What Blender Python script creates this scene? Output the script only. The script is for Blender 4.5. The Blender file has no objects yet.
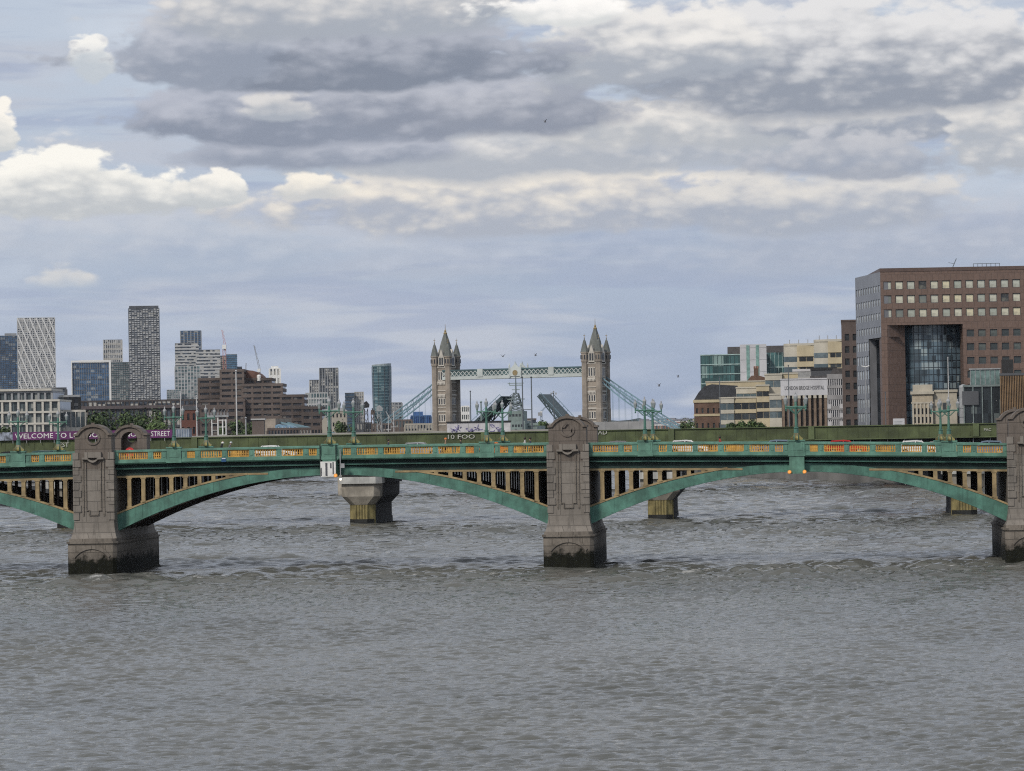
import bpy, bmesh, math, random
import numpy as np
from mathutils import Matrix, Vector, Euler
random.seed(7)
rng = np.random.RandomState(11)
PI = math.pi
R = math.radians
SC = bpy.context.scene
COL = SC.collection

# ------------------------------------------------------------------ camera
F = 3100.0                       # focal length in pixels of a 1024 wide frame
CAMZ = 13.0
HAZE = 0.000012
PITCH, ROLL = math.atan(52.5 / F), R(-1.0)
cam = bpy.data.cameras.new('camera')
cam.sensor_width = 36.0
cam.lens = F / 1024 * 36.0
cam.clip_start, cam.clip_end = 1.0, 30000
camo = bpy.data.objects.new('camera', cam)
COL.objects.link(camo)
CM = Matrix.Translation((0, 0, CAMZ)) @ Matrix.Rotation(PI / 2 + PITCH, 4, 'X') @ Matrix.Rotation(ROLL, 4, 'Z')
camo.matrix_world = CM
SC.camera = camo
CR = CM.to_3x3()

# ------------------------------------------------------------------ light
SUN_EL, SUN_AZ = 38, 215          # azimuth clockwise from the view direction: behind, a little left
world = bpy.data.worlds.new('World')
SC.world = world
world.use_nodes = True
sun = bpy.data.lights.new('sun', 'SUN')
sun.energy = 2.4
sun.angle = R(10)
sun.color = (1.0, 0.93, 0.83)
suno = bpy.data.objects.new('sun', sun)
COL.objects.link(suno)
_sd = Vector((math.sin(R(SUN_AZ)) * math.cos(R(SUN_EL)), math.cos(R(SUN_AZ)) * math.cos(R(SUN_EL)), math.sin(R(SUN_EL))))
suno.rotation_euler = _sd.to_track_quat('Z', 'Y').to_euler()
SC.view_settings.view_transform = 'Standard'
SC.view_settings.look = 'None'
SC.view_settings.exposure = 0.06
SC.view_settings.gamma = 1.0
SC.view_settings.use_curve_mapping = False
SC.cycles.max_bounces = 5
SC.cycles.diffuse_bounces = 2
SC.cycles.glossy_bounces = 3
SC.cycles.transmission_bounces = 3
SC.cycles.transparent_max_bounces = 6
SC.cycles.volume_bounces = 0
SC.cycles.caustics_reflective = False
SC.cycles.caustics_refractive = False
SC.cycles.use_denoising = False
SC.cycles.denoiser = 'OPENIMAGEDENOISE'
SC.cycles.denoising_input_passes = 'RGB_ALBEDO_NORMAL'
SC.cycles.denoising_prefilter = 'ACCURATE'
SC.cycles.filter_width = 1.15


class NT:
    """small node-tree writer"""
    def __init__(s, tree): s.t = tree; s.n = tree.nodes; s.l = tree.links
    def new(s, typ, **kw):
        n = s.n.new(typ)
        for k, v in kw.items(): setattr(n, k, v)
        return n
    def set(s, sock, v):
        if isinstance(v, bpy.types.NodeSocket): s.l.new(v, sock)
        else: sock.default_value = v
    def math(s, op, a, b=0.0, c=0.0, clamp=False):
        n = s.new('ShaderNodeMath', operation=op); n.use_clamp = clamp
        for i, v in enumerate((a, b, c)): s.set(n.inputs[i], v)
        return n.outputs[0]
    def mix(s, f, a, b, blend='MIX'):
        n = s.new('ShaderNodeMix', data_type='RGBA'); n.blend_type = blend
        s.set(n.inputs[0], f)
        for i, v in ((6, a), (7, b)):
            s.set(n.inputs[i], v if isinstance(v, bpy.types.NodeSocket) else (*v[:3], 1))
        return n.outputs[2]
    def noise(s, vec, scale, detail=4, rough=0.55, dist=0.0, dim='3D'):
        n = s.new('ShaderNodeTexNoise', noise_dimensions=dim)
        if vec is not None: s.l.new(vec, n.inputs['Vector'])
        n.inputs['Scale'].default_value = scale; n.inputs['Detail'].default_value = detail
        n.inputs['Roughness'].default_value = rough; n.inputs['Distortion'].default_value = dist
        return n.outputs[0]
    def ramp(s, f, a, b, ca=0.0, cb=1.0):
        n = s.new('ShaderNodeMapRange'); n.interpolation_type = 'SMOOTHSTEP'
        s.set(n.inputs[0], f)
        for i, v in enumerate((a, b, ca, cb)): s.set(n.inputs[i + 1], v)
        return n.outputs[0]
    def vec(s, x, y, z):
        n = s.new('ShaderNodeCombineXYZ')
        for i, v in enumerate((x, y, z)): s.set(n.inputs[i], v)
        return n.outputs[0]


def srgb(r, g, b):
    return tuple(((c / 255) / 12.92 if c / 255 <= 0.04045 else ((c / 255 + 0.055) / 1.055) ** 2.4) for c in (r, g, b))


def unroll(px, py):
    """pixel of the photograph -> (azimuth, elevation) of that direction, in hundredths of the focal length"""
    d = CR @ Vector(((px - 512) / F, (385.5 - py) / F, -1))
    d.normalize()
    return math.atan2(d.x, d.y) * 31, math.asin(d.z) * 31


def make_sky():
    t = NT(world.node_tree); t.n.clear()
    tc = t.new('ShaderNodeTexCoord')
    sep = t.new('ShaderNodeSeparateXYZ'); t.l.new(tc.outputs['Generated'], sep.inputs[0])
    X, Y, Z = sep.outputs
    az = t.math('MULTIPLY', t.math('ARCTAN2', X, Y), 31)
    el = t.math('MULTIPLY', t.math('ARCSINE', Z), 31)
    sky = t.new('ShaderNodeTexSky', sky_type='NISHITA')
    sky.sun_disc = False; sky.sun_elevation = R(SUN_EL); sky.sun_rotation = R(SUN_AZ)
    sky.air_density = 1.0; sky.dust_density = 2.0; sky.ozone_density = 1.0
    nish = t.mix(1.0, sky.outputs[0], (SKY_K,) * 3, 'MULTIPLY')
    # the deck of broken cloud over the whole dome
    P3 = t.vec(t.math('MULTIPLY', az, 0.55), t.math('MULTIPLY', el, 1.5), 0.0)
    big = t.noise(P3, 0.55, 4, 0.55, 0.3, '2D')
    P = t.vec(t.math('MULTIPLY', az, 0.82), t.math('MULTIPLY', el, 1.7), 3.7)
    P2 = t.vec(t.math('MULTIPLY_ADD', az, 0.82, -0.05), t.math('ADD', t.math('MULTIPLY', el, 1.7), 0.13), 3.7)
    nz = t.noise(P, 1.15, 7, 0.5, 0.1, '2D')
    nzs = t.noise(P2, 1.15, 3, 0.45, 0.1, '2D')
    low = t.noise(P, 0.55, 2, 0.5, 0.0, '2D')
    fine = t.noise(P, 4.6, 6, 0.6, 0.0, '2D')
    vo = t.new('ShaderNodeTexVoronoi', feature='F1', voronoi_dimensions='2D')
    t.l.new(P, vo.inputs['Vector']); vo.inputs['Scale'].default_value = 2.6
    vo.inputs['Detail'].default_value = 2; vo.inputs['Roughness'].default_value = 0.55
    puff = t.math('SUBTRACT', 0.45, vo.outputs['Distance'])
    n0 = t.math('ADD', t.math('MULTIPLY', t.math('SUBTRACT', nz, 0.5), 1.7), t.math('MULTIPLY_ADD', puff, 0.55, t.math('MULTIPLY', t.math('SUBTRACT', low, 0.5), 1.5)))
    n0 = t.math('MULTIPLY_ADD', t.math('SUBTRACT', fine, 0.5), 0.7, n0)
    relief = t.math('MULTIPLY', t.math('SUBTRACT', nz, nzs), 1.35)
    n1 = t.math('ADD', relief, t.math('ADD', t.math('MULTIPLY', t.math('SUBTRACT', fine, 0.5), 0.32), t.math('MULTIPLY', puff, 0.45)))
    # clear-air colour by elevation, from the Nishita sky with milky cloud veil
    veil = t.mix(t.ramp(el, 0.0, 4.2), srgb(161, 176, 204), srgb(193, 202, 217))
    basec = t.mix(0.82, nish, veil)
    cover = t.ramp(big, 0.35, 0.66)
    over = t.ramp(el, 4.6, 9.0)
    dome = t.mix(t.ramp(big, 0.38, 0.68), srgb(184, 192, 204), (1.22, 1.20, 1.15))
    basec = t.mix(t.math('MULTIPLY', cover, t.math('MULTIPLY_ADD', over, 0.7, 0.1)), basec, dome)
    # soft long streaks of stratus low down
    Ps = t.vec(t.math('MULTIPLY', az, 0.35), t.math('MULTIPLY', el, 2.4), 9.1)
    st = t.noise(Ps, 1.0, 4, 0.55, 0.2, '2D')
    basec = t.mix(t.math('MULTIPLY', t.ramp(st, 0.38, 0.62), 0.9), basec, srgb(188, 194, 206))
    st2 = t.noise(t.vec(t.math('MULTIPLY', az, 0.3), t.math('MULTIPLY', el, 2.8), 4.4), 1.3, 4, 0.55, 0.2, '2D')
    basec = t.mix(t.math('MULTIPLY', t.ramp(st2, 0.46, 0.66), 0.6), basec, srgb(158, 170, 195))

    g = bpy.data.node_groups.new('cloud_bank', 'ShaderNodeTree')
    for nm, ty in (('Back', 'NodeSocketColor'), ('az', 'NodeSocketFloat'), ('el', 'NodeSocketFloat'), ('n0', 'NodeSocketFloat'), ('n1', 'NodeSocketFloat'),
                   ('ca', 'NodeSocketFloat'), ('ce', 'NodeSocketFloat'), ('ra', 'NodeSocketFloat'), ('re', 'NodeSocketFloat'),
                   ('soft', 'NodeSocketFloat'), ('amp', 'NodeSocketFloat'), ('op', 'NodeSocketFloat'), ('Top', 'NodeSocketColor'), ('Bot', 'NodeSocketColor')):
        g.interface.new_socket(nm, in_out='INPUT', socket_type=ty)
    g.interface.new_socket('Out', in_out='OUTPUT', socket_type='NodeSocketColor')
    q = NT(g)
    gi = q.new('NodeGroupInput'); go = q.new('NodeGroupOutput')
    I = gi.outputs
    dx = q.math('DIVIDE', q.math('SUBTRACT', I['az'], I['ca']), I['ra'])
    dy = q.math('DIVIDE', q.math('SUBTRACT', I['el'], I['ce']), I['re'])
    dyb = q.math('MULTIPLY', q.math('MINIMUM', dy, 0.0), 1.7)
    dyt = q.math('MAXIMUM', dy, 0.0)
    d2 = q.math('ADD', q.math('MULTIPLY', dx, dx), q.math('ADD', q.math('MULTIPLY', dyb, dyb), q.math('MULTIPLY', dyt, dyt)))
    rr = q.math('SQRT', d2)
    # tops are billowy, bases flat: the noise works less below the middle
    ampl = q.math('MULTIPLY', I['amp'], q.ramp(dy, -0.7, 0.4, 0.45, 1.0))
    body = q.math('MULTIPLY_ADD', I['n0'], ampl, q.math('SUBTRACT', 1.28, rr))
    m = q.math('MULTIPLY', q.ramp(body, 0.0, I['soft']), I['op'])
    sh = q.math('ADD', q.math('MULTIPLY_ADD', dy, 0.75, 0.53), I['n1'])
    # thick cores shade, thin rims glow
    rim = q.math('MULTIPLY', q.ramp(body, 0.05, 0.55, 0.18, 0.0), q.ramp(dy, -0.2, 0.5))
    c = q.mix(q.math('ADD', q.ramp(sh, 0.0, 1.0), rim, clamp=True), I['Bot'], I['Top'])
    q.l.new(q.mix(m, I['Back'], c), go.inputs[0])

    def bank(back, px, py, rx, ry, soft, amp, op, top, bot):
        n = t.new('ShaderNodeGroup'); n.node_tree = g
        a, e = unroll(px, py)
        for k, v in (('Back', back), ('az', az), ('el', el), ('n0', n0), ('n1', n1), ('ca', a), ('ce', e), ('ra', rx / 100), ('re', ry / 100),
                     ('soft', soft * 0.75), ('amp', amp), ('op', op), ('Top', (*srgb(*top), 1)), ('Bot', (*srgb(bot[0], bot[1], bot[2] - 4), 1))):
            t.set(n.inputs[k], v)
        return n.outputs[0]
    c = basec
    for b in CLOUDS: c = bank(c, *b)
    # below the horizon: dull far water and land
    c = t.mix(t.ramp(el, -0.6, -0.05), srgb(110, 112, 112), c)
    bg = t.new('ShaderNodeBackground'); t.l.new(c, bg.inputs[0]); bg.inputs[1].default_value = 1.0
    out = t.new('ShaderNodeOutputWorld'); t.l.new(bg.outputs[0], out.inputs[0])
    world.cycles.sampling_method = 'MANUAL'; world.cycles.sample_map_resolution = 512


SKY_K = 0.10
# the cloud banks, far to near: direction (as seen in the photo), half sizes, edge softness, ruggedness, opacity, sunlit and shaded colour
CLOUDS = [
    (620, 250, 620, 76, 0.9, 0.7, 0.48, (190, 197, 210), (160, 172, 196)),
    (150, 245, 240, 44, 0.9, 0.6, 0.5, (202, 206, 213), (176, 186, 205)),
    (72, 280, 34, 13, 1.0, 1.1, 0.6, (232, 226, 216), (192, 198, 209)),
    (900, 235, 260, 70, 1.0, 0.6, 0.6, (192, 196, 206), (168, 176, 196)),
    (520, 204, 270, 54, 0.45, 0.6, 0.97, (242, 234, 221), (172, 178, 194)),
    (790, 206, 190, 44, 0.55, 0.7, 0.88, (220, 217, 213), (168, 175, 192)),
    (560, 142, 440, 58, 0.55, 0.6, 0.95, (230, 227, 224), (172, 178, 192)),
    (740, 120, 180, 50, 0.4, 0.7, 0.9, (240, 235, 228), (180, 184, 194)),
    (880, 118, 130, 44, 0.35, 0.6, 0.97, (226, 223, 219), (156, 163, 180)),
    (860, 158, 120, 34, 0.5, 0.7, 0.88, (198, 199, 204), (156, 163, 181)),
    (1000, 128, 60, 80, 0.35, 0.7, 0.95, (240, 235, 228), (176, 181, 193)),
    (280, 152, 150, 30, 0.6, 0.6, 0.9, (184, 188, 200), (146, 154, 174)),
    (272, 118, 165, 46, 0.4, 0.6, 0.97, (182, 186, 198), (138, 146, 166)),
    (480, 108, 170, 44, 0.5, 0.6, 0.95, (186, 189, 199), (140, 147, 166)),
    (280, 112, 36, 18, 0.6, 0.8, 0.85, (222, 219, 216), (172, 178, 191)),
    (88, 192, 128, 38, 0.34, 0.75, 1.0, (249, 246, 238), (190, 194, 202)),
    (212, 190, 38, 24, 0.25, 0.7, 1.0, (246, 242, 234), (194, 198, 205)),
    (-4, 136, 20, 26, 0.3, 0.8, 1.0, (248, 243, 234), (202, 205, 210)),
    (310, 190, 40, 18, 0.4, 0.8, 0.95, (248, 241, 228), (202, 203, 207)),
    (96, 62, 22, 32, 0.35, 0.9, 0.95, (244, 242, 237), (192, 199, 210)),
    (800, 68, 240, 78, 0.4, 0.6, 0.98, (226, 225, 225), (146, 153, 170)),
    (640, 52, 130, 58, 0.45, 0.65, 0.95, (236, 233, 229), (166, 172, 186)),
    (345, 60, 222, 46, 0.35, 0.55, 1.0, (178, 182, 193), (130, 138, 157)),
    (190, 44, 84, 72, 0.4, 0.7, 0.95, (196, 199, 208), (148, 156, 175)),
    (330, 10, 225, 46, 0.5, 0.65, 0.97, (224, 221, 218), (166, 172, 186)),
    (562, 14, 74, 22, 0.5, 0.9, 0.95, (255, 252, 248), (214, 216, 220)),
]
make_sky()

# ------------------------------------------------------------------ photograph pixel -> place
CAMP = Vector((0, 0, CAMZ))


def ray(px, py):
    return CR @ Vector(((px - 512) / F, (385.5 - py) / F, -1))


def W(px, py, Y):
    d = ray(px, py)
    return CAMP + d * (Y / d.y)


class Frame:
    """an upright plane frame: origin on the ground, turned by rot about z"""
    def __init__(s, x, y, rot):
        s.o = Vector((x, y, 0)); s.rot = rot
        s.u = Vector((math.cos(rot), math.sin(rot), 0)); s.v = Vector((-math.sin(rot), math.cos(rot), 0))
    def uz(s, px, py, v=0.0):
        d = ray(px, py)
        t = (v - (CAMP - s.o).dot(s.v)) / d.dot(s.v)
        p = CAMP + d * t
        return (p - s.o).dot(s.u), p.z
    def to(s, u, v, z): return s.o + s.u * u + s.v * v + Vector((0, 0, z))


# ------------------------------------------------------------------ mesh writer
class MB:
    def __init__(s): s.v = []; s.f = []; s.m = []
    def add(s, vs, fs, mi=0):
        o = len(s.v); s.v.extend([tuple(p) for p in vs]); s.f.extend([tuple(i + o for i in f) for f in fs]); s.m.extend([mi] * len(fs)); return s
    def box(s, x0, x1, y0, y1, z0, z1, mi=0):
        return s.add([(x0, y0, z0), (x1, y0, z0), (x1, y1, z0), (x0, y1, z0), (x0, y0, z1), (x1, y0, z1), (x1, y1, z1), (x0, y1, z1)],
                     [(0, 3, 2, 1), (4, 5, 6, 7), (0, 1, 5, 4), (1, 2, 6, 5), (2, 3, 7, 6), (3, 0, 4, 7)], mi)
    def prism(s, poly, a, b, axis='z', mi=0):
        """poly of 2-D points: (x,y) up z, or (x,z) along y, or (y,z) along x"""
        n = len(poly)
        f = {'z': lambda p, h: (p[0], p[1], h), 'y': lambda p, h: (p[0], h, p[1]), 'x': lambda p, h: (h, p[0], p[1])}[axis]
        vs = [f(p, a) for p in poly] + [f(p, b) for p in poly]
        fs = [tuple(range(n))[::-1], tuple(range(n, 2 * n))] + [(i, (i + 1) % n, n + (i + 1) % n, n + i) for i in range(n)]
        return s.add(vs, fs, mi)
    def tube(s, p0, p1, r0, r1=None, n=8, mi=0):
        r1 = r0 if r1 is None else r1
        p0, p1 = Vector(p0), Vector(p1); d = (p1 - p0).normalized()
        a = d.orthogonal().normalized(); b = d.cross(a)
        vs = []
        for p, r in ((p0, r0), (p1, r1)):
            vs += [p + (a * math.cos(2 * PI * k / n) + b * math.sin(2 * PI * k / n)) * r for k in range(n)]
        return s.add(vs, [tuple(range(n))[::-1], tuple(range(n, 2 * n))] + [(k, (k + 1) % n, n + (k + 1) % n, n + k) for k in range(n)], mi)
    def bar(s, p0, p1, w, h=None, mi=0):
        """square bar from p0 to p1"""
        h = h or w
        p0, p1 = Vector(p0), Vector(p1); d = (p1 - p0).normalized()
        a = d.cross(Vector((0, 1, 0)))
        a = a.normalized() if a.length > 1e-4 else Vector((1, 0, 0))
        b = d.cross(a).normalized()
        vs = []
        for p in (p0, p1): vs += [p + a * i * w / 2 + b * j * h / 2 for i, j in ((-1, -1), (1, -1), (1, 1), (-1, 1))]
        return s.add(vs, [(3, 2, 1, 0), (4, 5, 6, 7)] + [(k, (k + 1) % 4, 4 + (k + 1) % 4, 4 + k) for k in range(4)], mi)
    def lathe(s, prof, c=(0, 0, 0), n=10, mi=0):
        """profile of (radius, z)"""
        vs, fs = [], []
        for r, z in prof: vs += [(c[0] + r * math.cos(2 * PI * k / n), c[1] + r * math.sin(2 * PI * k / n), c[2] + z) for k in range(n)]
        for i in range(len(prof) - 1):
            fs += [(i * n + k, i * n + (k + 1) % n, (i + 1) * n + (k + 1) % n, (i + 1) * n + k) for k in range(n)]
        fs += [tuple(range(n))[::-1], tuple(range((len(prof) - 1) * n, len(prof) * n))]
        return s.add(vs, fs, mi)
    def sweep(s, poly, us, zf, mi=0):
        """closed (v, dz) outline carried along u, riding on height zf(u)"""
        n = len(poly); vs, fs = [], []
        for u in us: vs += [(u, v, zf(u) + dz) for v, dz in poly]
        for i in range(len(us) - 1):
            fs += [(i * n + k, (i + 1) * n + k, (i + 1) * n + (k + 1) % n, i * n + (k + 1) % n) for k in range(n)]
        fs += [tuple(range(n)), tuple(range((len(us) - 1) * n, len(us) * n))[::-1]]
        return s.add(vs, fs, mi)
    def shape(s, outer, holes, a, b, mi=0):
        """(x,z) outline with holes, thickness a..b along y"""
        cu = bpy.data.curves.new('outline', 'CURVE'); cu.dimensions = '2D'; cu.fill_mode = 'BOTH'; cu.extrude = (b - a) / 2
        for ring in [outer] + list(holes):
            sp = cu.splines.new('POLY'); sp.points.add(len(ring) - 1); sp.use_cyclic_u = True
            for p, q in zip(sp.points, ring): p.co = (q[0], q[1], 0, 1)
        o = bpy.data.objects.new('outline', cu); COL.objects.link(o)
        dg = bpy.context.evaluated_depsgraph_get(); dg.update()
        me = o.evaluated_get(dg).to_mesh()
        ym = (a + b) / 2
        s.add([(v.co.x, ym - v.co.z, v.co.y) for v in me.vertices], [tuple(p.vertices) for p in me.polygons], mi)
        o.evaluated_get(dg).to_mesh_clear()
        bpy.data.objects.remove(o); bpy.data.curves.remove(cu)
        return s
    def build(s, name, mats, parent=None, xf=None, smooth=False, loc=None, fix=True):
        me = bpy.data.meshes.new(name)
        me.from_pydata(s.v, [], s.f)
        if not isinstance(mats, (list, tuple)): mats = [mats]
        for m in mats: me.materials.append(m)
        if len(mats) > 1: me.polygons.foreach_set('material_index', s.m)
        if xf is not None: me.transform(xf)
        if fix:
            bm = bmesh.new(); bm.from_mesh(me)
            bmesh.ops.recalc_face_normals(bm, faces=bm.faces); bm.to_mesh(me); bm.free()
        if smooth: me.polygons.foreach_set('use_smooth', [True] * len(me.polygons))
        o = bpy.data.objects.new(name, me); COL.objects.link(o)
        if parent is not None: o.parent = parent
        if loc is not None: o.location = loc
        return o


def text_into(mb, body, size, loc, mi=0, fit=None, shear=0.0, bold=0.0):
    """upright lettering facing -y, lower left at loc (x, y, z); fit = wanted width"""
    cu = bpy.data.curves.new('letters', 'FONT'); cu.body = body; cu.size = size; cu.extrude = 0.01; cu.resolution_u = 2; cu.shear = shear; cu.offset = bold
    o = bpy.data.objects.new('letters', cu); COL.objects.link(o)
    dg = bpy.context.evaluated_depsgraph_get(); dg.update()
    me = o.evaluated_get(dg).to_mesh()
    xs = [v.co.x for v in me.vertices]
    k = fit / (max(xs) - min(xs)) if fit else 1.0
    x0 = min(xs)
    mb.add([(loc[0] + (v.co.x - x0) * k, loc[1] - v.co.z, loc[2] + v.co.y) for v in me.vertices], [tuple(p.vertices) for p in me.polygons], mi)
    o.evaluated_get(dg).to_mesh_clear()
    bpy.data.objects.remove(o); bpy.data.curves.remove(cu)


def tag(o, label=None, cat=None, group=None, kind=None):
    if label: o['label'] = label
    if cat: o['category'] = cat
    if group: o['group'] = group
    if kind: o['kind'] = kind
    return o


def thing(name, label, cat, loc=(0, 0, 0), rot=0.0, group=None):
    o = bpy.data.objects.new(name, None); COL.objects.link(o)
    o.empty_display_size = 0.5
    o.location = loc; o.rotation_euler = (0, 0, rot)
    return tag(o, label, cat, group)


KIDS = {}


def copy_tree(o, parent=None, kids=None):
    if kids is None:
        kids = {}
        for c in COL.objects:
            if c.parent is not None: kids.setdefault(c.parent.name, []).append(c)
    c = o.copy(); COL.objects.link(c)
    if parent is not None: c.parent = parent
    for ch in kids.get(o.name, []): copy_tree(ch, c, kids)
    return c


# ------------------------------------------------------------------ materials
MATS = {}


def mat(name, col, rough=0.7, var=0.15, scale=1.0, bump=0.0, bscale=None, metal=0.0, col2=None, spec=None, streak=0.0, coord='Object'):
    """a painted, stony or metal surface: colour broken by two noises, optional rain streaks and bump"""
    if name in MATS: return MATS[name]
    m = bpy.data.materials.new(name); m.use_nodes = True
    t = NT(m.node_tree); b = t.n['Principled BSDF']
    tc = t.new('ShaderNodeTexCoord').outputs[coord]
    n1 = t.noise(tc, scale, 6, 0.6)
    c2 = col2 or tuple(c * (1 - var * 2.2) for c in col)
    hi = tuple(min(1, c * (1 + var)) for c in col)
    c = t.mix(t.ramp(n1, 0.32, 0.70), c2, hi)
    n2 = t.noise(tc, scale * 6.3, 4, 0.6)
    c = t.mix(t.math('MULTIPLY', t.ramp(n2, 0.45, 0.75), var * 1.6), c, tuple(c_ * 0.55 for c_ in col))
    if streak:
        mp = t.new('ShaderNodeMapping'); t.l.new(tc, mp.inputs[0]); mp.inputs['Scale'].default_value = (2.2, 2.2, 0.16)
        n3 = t.noise(mp.outputs[0], 1.5, 5, 0.6)
        c = t.mix(t.math('MULTIPLY', t.ramp(n3, 0.48, 0.75), streak), c, tuple(c_ * 0.35 for c_ in col))
    t.l.new(c, b.inputs['Base Color'])
    b.inputs['Roughness'].default_value = rough; b.inputs['Metallic'].default_value = metal
    if spec is not None: b.inputs['Specular IOR Level'].default_value = spec
    if bump:
        bp = t.new('ShaderNodeBump'); bp.inputs['Strength'].default_value = bump; bp.inputs['Distance'].default_value = 0.05
        t.l.new(t.noise(tc, bscale or scale * 8, 5, 0.6), bp.inputs['Height']); t.l.new(bp.outputs[0], b.inputs['Normal'])
    MATS[name] = m
    return m


def glass(name, col, rough=0.12, cell=(1.5, 3.5), contrast=0.6, lite=None, frac=0.12, spec=0.5):
    """glazing whose panes differ: blinds, rooms and reflections, one value per pane"""
    if name in MATS: return MATS[name]
    m = bpy.data.materials.new(name); m.use_nodes = True
    t = NT(m.node_tree); b = t.n['Principled BSDF']
    geo = t.new('ShaderNodeTexCoord').outputs['Object']
    sep = t.new('ShaderNodeSeparateXYZ'); t.l.new(geo, sep.inputs[0])
    fx = t.math('FLOOR', t.math('DIVIDE', t.math('ADD', sep.outputs[0], t.math('MULTIPLY', sep.outputs[1], 0.83)), cell[0]))
    fz = t.math('FLOOR', t.math('DIVIDE', sep.outputs[2], cell[1]))
    wn = t.new('ShaderNodeTexWhiteNoise', noise_dimensions='3D')
    t.l.new(t.vec(fx, fz, 1.7), wn.inputs['Vector'])
    r = wn.outputs['Value']
    c = t.mix(r, tuple(c_ * (1 - contrast) for c_ in col), tuple(min(1, c_ * (1 + contrast)) for c_ in col))
    if lite is not None:
        c = t.mix(t.math('GREATER_THAN', r, 1 - frac), c, lite)
    # slow drift over the facade
    n = t.noise(geo, 0.06, 4, 0.6)
    c = t.mix(t.math('MULTIPLY', t.ramp(n, 0.4, 0.7), 0.45), c, tuple(c_ * 0.5 for c_ in col))
    t.l.new(c, b.inputs['Base Color'])
    b.inputs['Roughness'].default_value = rough
    b.inputs['Specular IOR Level'].default_value = spec
    MATS[name] = m
    return m


def masonry(name, col, bw=1.0, bh=0.4, mortar=0.02, mcol=None, var=0.12, rough=0.85, stain=None, streak=0.25, bump=0.4):
    """blocks in courses; stain = (height, colour, blur): the tide mark on river piers"""
    if name in MATS: return MATS[name]
    m = bpy.data.materials.new(name); m.use_nodes = True
    t = NT(m.node_tree); b = t.n['Principled BSDF']
    tc = t.new('ShaderNodeTexCoord').outputs['Object']
    sep = t.new('ShaderNodeSeparateXYZ'); t.l.new(tc, sep.inputs[0])
    v = t.vec(t.math('ADD', sep.outputs[0], sep.outputs[1]), sep.outputs[2], 0.0)
    br = t.new('ShaderNodeTexBrick'); t.l.new(v, br.inputs['Vector'])
    br.inputs['Scale'].default_value = 1.0; br.inputs['Brick Width'].default_value = bw; br.inputs['Row Height'].default_value = bh
    br.inputs['Mortar Size'].default_value = mortar; br.inputs['Bias'].default_value = 0.0
    br.inputs['Color1'].default_value = (*[min(1, c * (1 + var)) for c in col], 1); br.inputs['Color2'].default_value = (*[c * (1 - var) for c in col], 1)
    br.inputs['Mortar'].default_value = (*(mcol or [c * 0.45 for c in col]), 1)
    n1 = t.noise(tc, 0.9, 6, 0.65)
    c = t.mix(t.math('MULTIPLY', t.ramp(n1, 0.38, 0.72), 0.55), br.outputs['Color'], tuple(c_ * 0.5 for c_ in col))
    if streak:
        mp = t.new('ShaderNodeMapping'); t.l.new(tc, mp.inputs[0]); mp.inputs['Scale'].default_value = (1.6, 1.6, 0.14)
        c = t.mix(t.math('MULTIPLY', t.ramp(t.noise(mp.outputs[0], 1.2, 5, 0.65), 0.48, 0.74), streak * 2), c, tuple(c_ * 0.4 for c_ in col))
    n2 = t.noise(tc, 14, 3, 0.6)
    c = t.mix(t.math('MULTIPLY', n2, 0.3), c, tuple(c_ * 1.35 for c_ in col))
    rg = rough
    if stain:
        z, sc, blur = stain
        nn = t.noise(tc, 1.1, 5, 0.65)
        hh = t.math('ADD', sep.outputs[2], t.math('MULTIPLY', t.math('SUBTRACT', nn, 0.5), 3.4))
        k = t.ramp(hh, z - blur, z + blur, 1.0, 0.0)
        k2 = t.ramp(hh, z - 0.2, z + 1.4, 0.55, 0.0)
        c = t.mix(k2, c, tuple(c_ * 0.35 for c_ in col))
        sc2 = t.mix(t.ramp(t.noise(tc, 3.0, 4), 0.4, 0.7), sc, tuple(c_ * 2.0 for c_ in sc))
        c = t.mix(k, c, sc2)
        rg = rough; b.inputs['Specular IOR Level'].default_value = 0.2
    t.l.new(c, b.inputs['Base Color']); t.set(b.inputs['Roughness'], rg)
    bp = t.new('ShaderNodeBump'); bp.inputs['Strength'].default_value = bump; bp.inputs['Distance'].default_value = 0.04
    t.l.new(t.math('MULTIPLY_ADD', br.outputs['Fac'], -0.8, n2), bp.inputs['Height']); t.l.new(bp.outputs[0], b.inputs['Normal'])
    MATS[name] = m
    return m


def lamp_mat(name, col, strength):
    if name in MATS: return MATS[name]
    m = bpy.data.materials.new(name); m.use_nodes = True
    b = m.node_tree.nodes['Principled BSDF']
    b.inputs['Base Color'].default_value = (*col, 1); b.inputs['Emission Color'].default_value = (*col, 1); b.inputs['Emission Strength'].default_value = strength
    MATS[name] = m
    return m

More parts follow.
